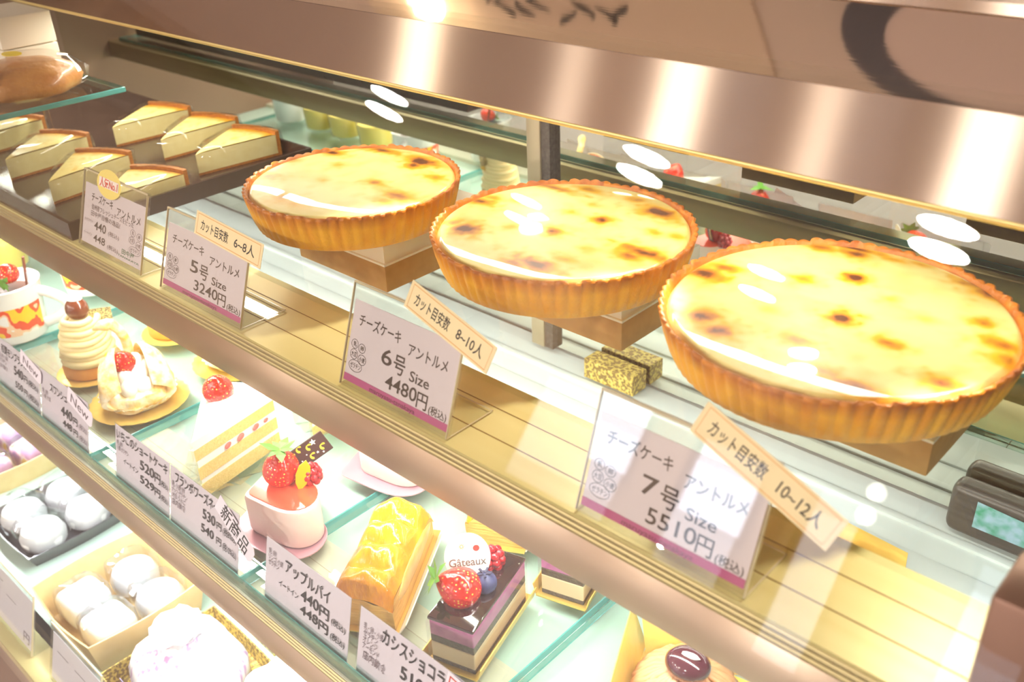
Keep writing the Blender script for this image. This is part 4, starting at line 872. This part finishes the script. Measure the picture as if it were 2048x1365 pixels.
price_tag(-.521, .0985, 'price tag 440 in front of the glazed apple pie slice', [('アップルパイ', .25, .74, .20, .78), ('440', .45, .46, .20, .66), ('円', .67, .43, .17, .78), ('(税込)', .81, .40, .10, .97), ('イートイン', .18, .36, .10, .42), ('448', .45, .20, .17, .66), ('円', .67, .17, .15, .78), ('(税込)', .81, .14, .10, .97)], small=[('乳 卵', .04, .80, .08, .13), ('リンゴ 小麦', .04, .70, .08, .22), ('ゼラチン', .04, .60, .08, .17)])
price_tag(-.412, .0985, 'price tag with a red framed sticker before the dark glazed berry slice', [('カシスショコラ', .24, .80, .22, .84), ('510', .44, .45, .22, .66), ('円', .68, .42, .14, .77)], ('', .86, .86, .022, .016, -.12, m_paper2, .01), small=[('乳・卵・小麦', .05, .74, .09, .25), ('ゼラチン', .05, .63, .09, .20), ('オレンジ', .05, .52, .09, .20), ('アーモンド', .05, .41, .09, .22), ('店内飲食', .06, .26, .12, .30)])
# ------------------------------------------------------------------ bottom deck: wrapped rice cakes and packets
ZD = -.7648
m_btray = mat('beige_tray', (240, 208, 150), .6, noise=(60, (232, 196, 136), .4)); m_mochi = mat('mochi_white', (252, 250, 248), .55, bump=(120, .15)); m_bl = mat('tray_black', (60, 56, 62), .2, coat=.4)
m_wrap = clear('packet_film', (.95, .95, .97), 1.3, .12, .08)
def open_tray(parent, name, a, b, h, bow, m_, taper=.008, th=.0016):
    n = 10; out = []
    for (x0, y0, x1, y1, nx, ny) in ((-a, -b, a, -b, 0, -1), (a, -b, a, b, 1, 0), (a, b, -a, b, 0, 1), (-a, b, -a, -b, -1, 0)):
        for i in range(n): u = i/n; k = bow*math.sin(PI*u); out.append((x0+(x1-x0)*u+nx*k, y0+(y1-y0)*u+ny*k))
    m = len(out); r = lambda s, z: [(x*s, y*s, z) for x, y in out]; k = 1-taper/a
    V = r(k, 0)+r(1, h)+r(1-th/a, h)+r(k-th/a, th); F = []
    for q in range(3):
        for i in range(m): F.append((q*m+i, q*m+(i+1) % m, (q+1)*m+(i+1) % m, (q+1)*m+i))
    F += [tuple(range(m-1, -1, -1)), tuple(3*m+i for i in range(m))]
    return obj(name, (np.array(V), F), m_, parent, True, angle=35)
def puff_film(a, b, h, seed, n=28):
    r = np.random.default_rng(seed); V = []; F = []
    for s, z in ((1.0, .002), (1.03, h*.5), (1.0, h*.92), (.82, h*1.03), (.35, h*1.06)):
        for i in range(n):
            t_ = 2*PI*i/n; q = (abs(math.cos(t_))**4+abs(math.sin(t_))**4)**-.25; w = s*(1+(r.random()-.5)*.05)
            V.append((a*math.cos(t_)*q*w, b*math.sin(t_)*q*w, z+(r.random()-.5)*h*.05*(z > .005)))
    for k in range(4):
        for i in range(n): F.append((k*n+i, k*n+(i+1) % n, (k+1)*n+(i+1) % n, (k+1)*n+i))
    F.append(tuple(4*n+i for i in range(n))); return np.array(V), F
t = tag(open_tray(None, 'paper_tray', .0655, .0655, .045, .006, m_btray), 'beige paper tray holding four white wrapped rice cakes', 'tray'); t.location = (-.860, .268, ZD+H)
def rice_cake(loc, rz, label, sq, grp):
    t = thing('rice_cake', label, 'rice cake', loc, rz, group=grp)
    if sq: obj('cake', rbox(-.0235, .0235, -.0235, .0235, .0012, .036, .010, 4), m_mochi, t, True, angle=180)
    else: obj('cake', lathe([(.018, .001), (.0255, .008), (.0265, .018), (.022, .028), (.010, .0325), (.001, .033)], 32), m_mochi, t, True)
    obj('wrapper', puff_film(.0255, .0255, .040, int(1000*abs(loc[0]+loc[1]))), m_wrap, t, True, angle=20)
    return t
for x, y, sq, lb in ((-.888, .239, 1, 'square wrapped rice cake in the near outer corner of the beige tray'), (-.832, .239, 1, 'square wrapped rice cake at the pointed front corner of the beige tray'), (-.888, .297, 0, 'round wrapped rice cake in the beige tray, rear, beside the black tray'), (-.832, .297, 0, 'round wrapped rice cake in the beige tray, rear, by the lavender packets')):
    rice_cake((x, y, ZD+.0018), .05, lb, sq, 'rice cakes in the beige tray')
t = tag(open_tray(None, 'plastic_tray', .062, .060, .020, .004, m_bl), 'shallow black plastic tray of round white rice cakes', 'tray'); t.location = (-1.068, .288, ZD+H); t.rotation_euler = (0, 0, .0)
for x, y, lb in ((-1.094, .260, 'round wrapped rice cake at the outer front of the black tray'), (-1.040, .260, 'round wrapped rice cake at the front of the black tray nearest the beige tray'), (-1.094, .316, 'round wrapped rice cake at the outer rear of the black tray'), (-1.040, .316, 'round wrapped rice cake at the rear of the black tray nearest the beige tray')):
    rice_cake((x, y, ZD+.0018), .3, lb, 0, 'rice cakes in the black tray')
m_pinkb = blotch('pink_sweets', [(196, 150, 190), (196, 150, 190), (240, 190, 204), (252, 236, 238), (246, 214, 120)], 50, .4)
t = tag(open_tray(None, 'paper_tray', .062, .060, .034, .006, m_btray), 'pale paper tray of pink and violet packets at the picture edge', 'tray'); t.location = (-1.245, .300, ZD+H)
for i, (x, y, lb) in enumerate(((-1.273, .270, 'pink and violet packet at the outer front of its pale tray'), (-1.217, .270, 'pink and violet packet at the front of its pale tray beside the black tray'), (-1.273, .328, 'pink and violet packet at the outer rear of its pale tray'), (-1.217, .328, 'pink and violet packet at the rear of its pale tray beside the black tray'))):
    t = thing('sweet_packet', lb, 'packet', (x, y, ZD+.0018), .1*i, group='pink and violet packets')
    obj('sweet', rbox(-.023, .023, -.023, .023, .001, .036, .008, 3), m_pinkb, t, True, angle=180); obj('wrapper', puff_film(.0255, .0255, .041, 60+i), m_wrap, t, True, angle=20)
# white printed packets in mottled gold trays
def rays_mat(name):
    m, nt, N, L = base_mat(name); p = N['Principled BSDF']; p.inputs['Roughness'].default_value = .4
    tc = N.new('ShaderNodeTexCoord'); mp = N.new('ShaderNodeMapping'); mp.inputs['Scale'].default_value = (90, 90, 14); L.new(tc.outputs['Object'], mp.inputs[0])
    n = N.new('ShaderNodeTexNoise'); n.inputs['Scale'].default_value = 1.6; L.new(mp.outputs[0], n.inputs['Vector'])
    cr = N.new('ShaderNodeValToRGB'); L.new(n.outputs['Fac'], cr.inputs[0]); e = cr.color_ramp.elements
    e[0].position = .34; e[0].color = (*lin((206, 160, 206)), 1); e[1].position = .46; e[1].color = (*lin((252, 248, 250)), 1)
    L.new(cr.outputs[0], p.inputs['Base Color']); MATS[name] = m; return m
m_rays = rays_mat('packet_print'); m_lav = mat('packet_lavender', (196, 180, 216), .5, noise=(70, (160, 140, 190), .5))
for i, (x, y, rz, lb, lp) in enumerate(((-.711, .262, -.04, 'front mottled gold tray under a white and lavender packet', 'white and lavender wrapped packet in the front gold tray'), (-.745, .405, -.06, 'rear mottled gold tray behind the front lavender packet', 'white wrapped packet in the rear gold tray'), (-.582, .280, -.06, 'mottled gold tray under the lower rail next to the dark dish', 'white wrapped packet in the gold tray under the lower rail'))):
    t = tag(open_tray(None, 'gold_tray', .066, .064, .022, .001, m_mott, .002), lb, 'tray', 'mottled gold trays'); t.location = (x, y, ZD+H); t.rotation_euler = (0, 0, rz)
    k = thing('wrapped_sweet', lp, 'packet', (x, y, ZD+.0018), rz, group='white packets in gold trays')
    n = 30; V = []; F = []; r = np.random.default_rng(40+i)
    for s, z in ((1.45, 0), (1.75, .008), (1.75, .032), (1.5, .050), (.75, .062), (.5, .070), (.8, .084)):
        for q in range(n):
            a = 2*PI*q/n; e_ = (abs(math.cos(a))**3+abs(math.sin(a))**3)**(-1/3); w = s*(1+(.10*math.sin(9*a) if z > .06 else .02*math.sin(7*a))+(r.random()-.5)*.03)
            V.append((.031*math.cos(a)*e_*w, .029*math.sin(a)*e_*w, z+(.005*math.sin(8*a) if z > .08 else 0)))
    for c_ in range(6):
        for q in range(n): F.append((c_*n+q, c_*n+(q+1) % n, (c_+1)*n+(q+1) % n, (c_+1)*n+q))
    F += [tuple(range(n-1, -1, -1)), tuple(6*n+q for q in range(n))]
    obj('packet', (np.array(V), F), m_rays, k, True, angle=50)
    obj('label_patch', tf(rbox(-.034, .034, -.0004, .0004, 0, .026, .0002, 1), (0, -.0535, .006), (.05, 0, 0)), m_lav, k, label='lavender label on the front')
t = thing('serving_dish', 'round dark dish with a lavender rim under the lower rail', 'dish', (-.640, .412, ZD))
obj('dish', lathe([(.030, 0), (.045, .004), (.052, .014), (.049, .014), (.042, .006), (.001, .004)], 48), mat('dish_dark', (70, 64, 82), .2, coat=.5), t, True)
obj('rim', lathe([(.049, .0142), (.0535, .0142), (.0535, .0155), (.049, .0155), (.049, .0142)], 48, close=False), mat('rim_lavender', (176, 168, 200), .3), t, True)
def small_sign(x, y, w, h, label, marks):
    t = thing('price_sign', label, 'price sign', (x, y, ZD+.0002)); TT = math.radians(17); s, c = math.sin(TT), math.cos(TT)
    def slab(x0, x1, u0, u1, n0, n1):
        P = [(x_, u_*s-n_*c, u_*c+n_*s) for n_ in (n0, n1) for u_ in (u0, u1) for x_ in (x0, x1)]
        return np.array(P), [(0, 2, 3, 1), (4, 5, 7, 6), (0, 1, 5, 4), (2, 6, 7, 3), (0, 4, 6, 2), (1, 3, 7, 5)]
    obj('holder', cat_(slab(0, w, .001, h, -.0014, -.0004), slab(0, w, .001, h, .0012, .0021), box(0, w, -.001, .024, 0, .0012)), m_acry, t)
    obj('holder_edge', cat_(slab(w-.0008, w+.0004, .001, h, .0006, .0022), slab(0, w, h-.0004, h+.0012, .0006, .0022)), MATS['acrylic_edge'], t)
    obj('card', slab(.002, w-.002, .004, h-.009, -.0003, .0004), m_paper2, t)
    obj('lettering', on_plane(cat_(*[write(q, u*w, v*h, k*h, (u2-u)*w, 0, .0006) for q, u, v, k, u2 in marks]), (0, 0, 0), TT), m_grey, t)
    return t
small_sign(-1.005, .1715, .128, .072, 'pale price sign in a clear holder before the beige tray', [('ー', .10, .70, .08, .40), ('ー ー', .16, .55, .08, .66), ('円', .82, .20, .14, .93)])
small_sign(-.835, .1715, .105, .066, 'second pale price sign standing before the front gold tray', [('ー ー', .12, .6, .08, .7)])
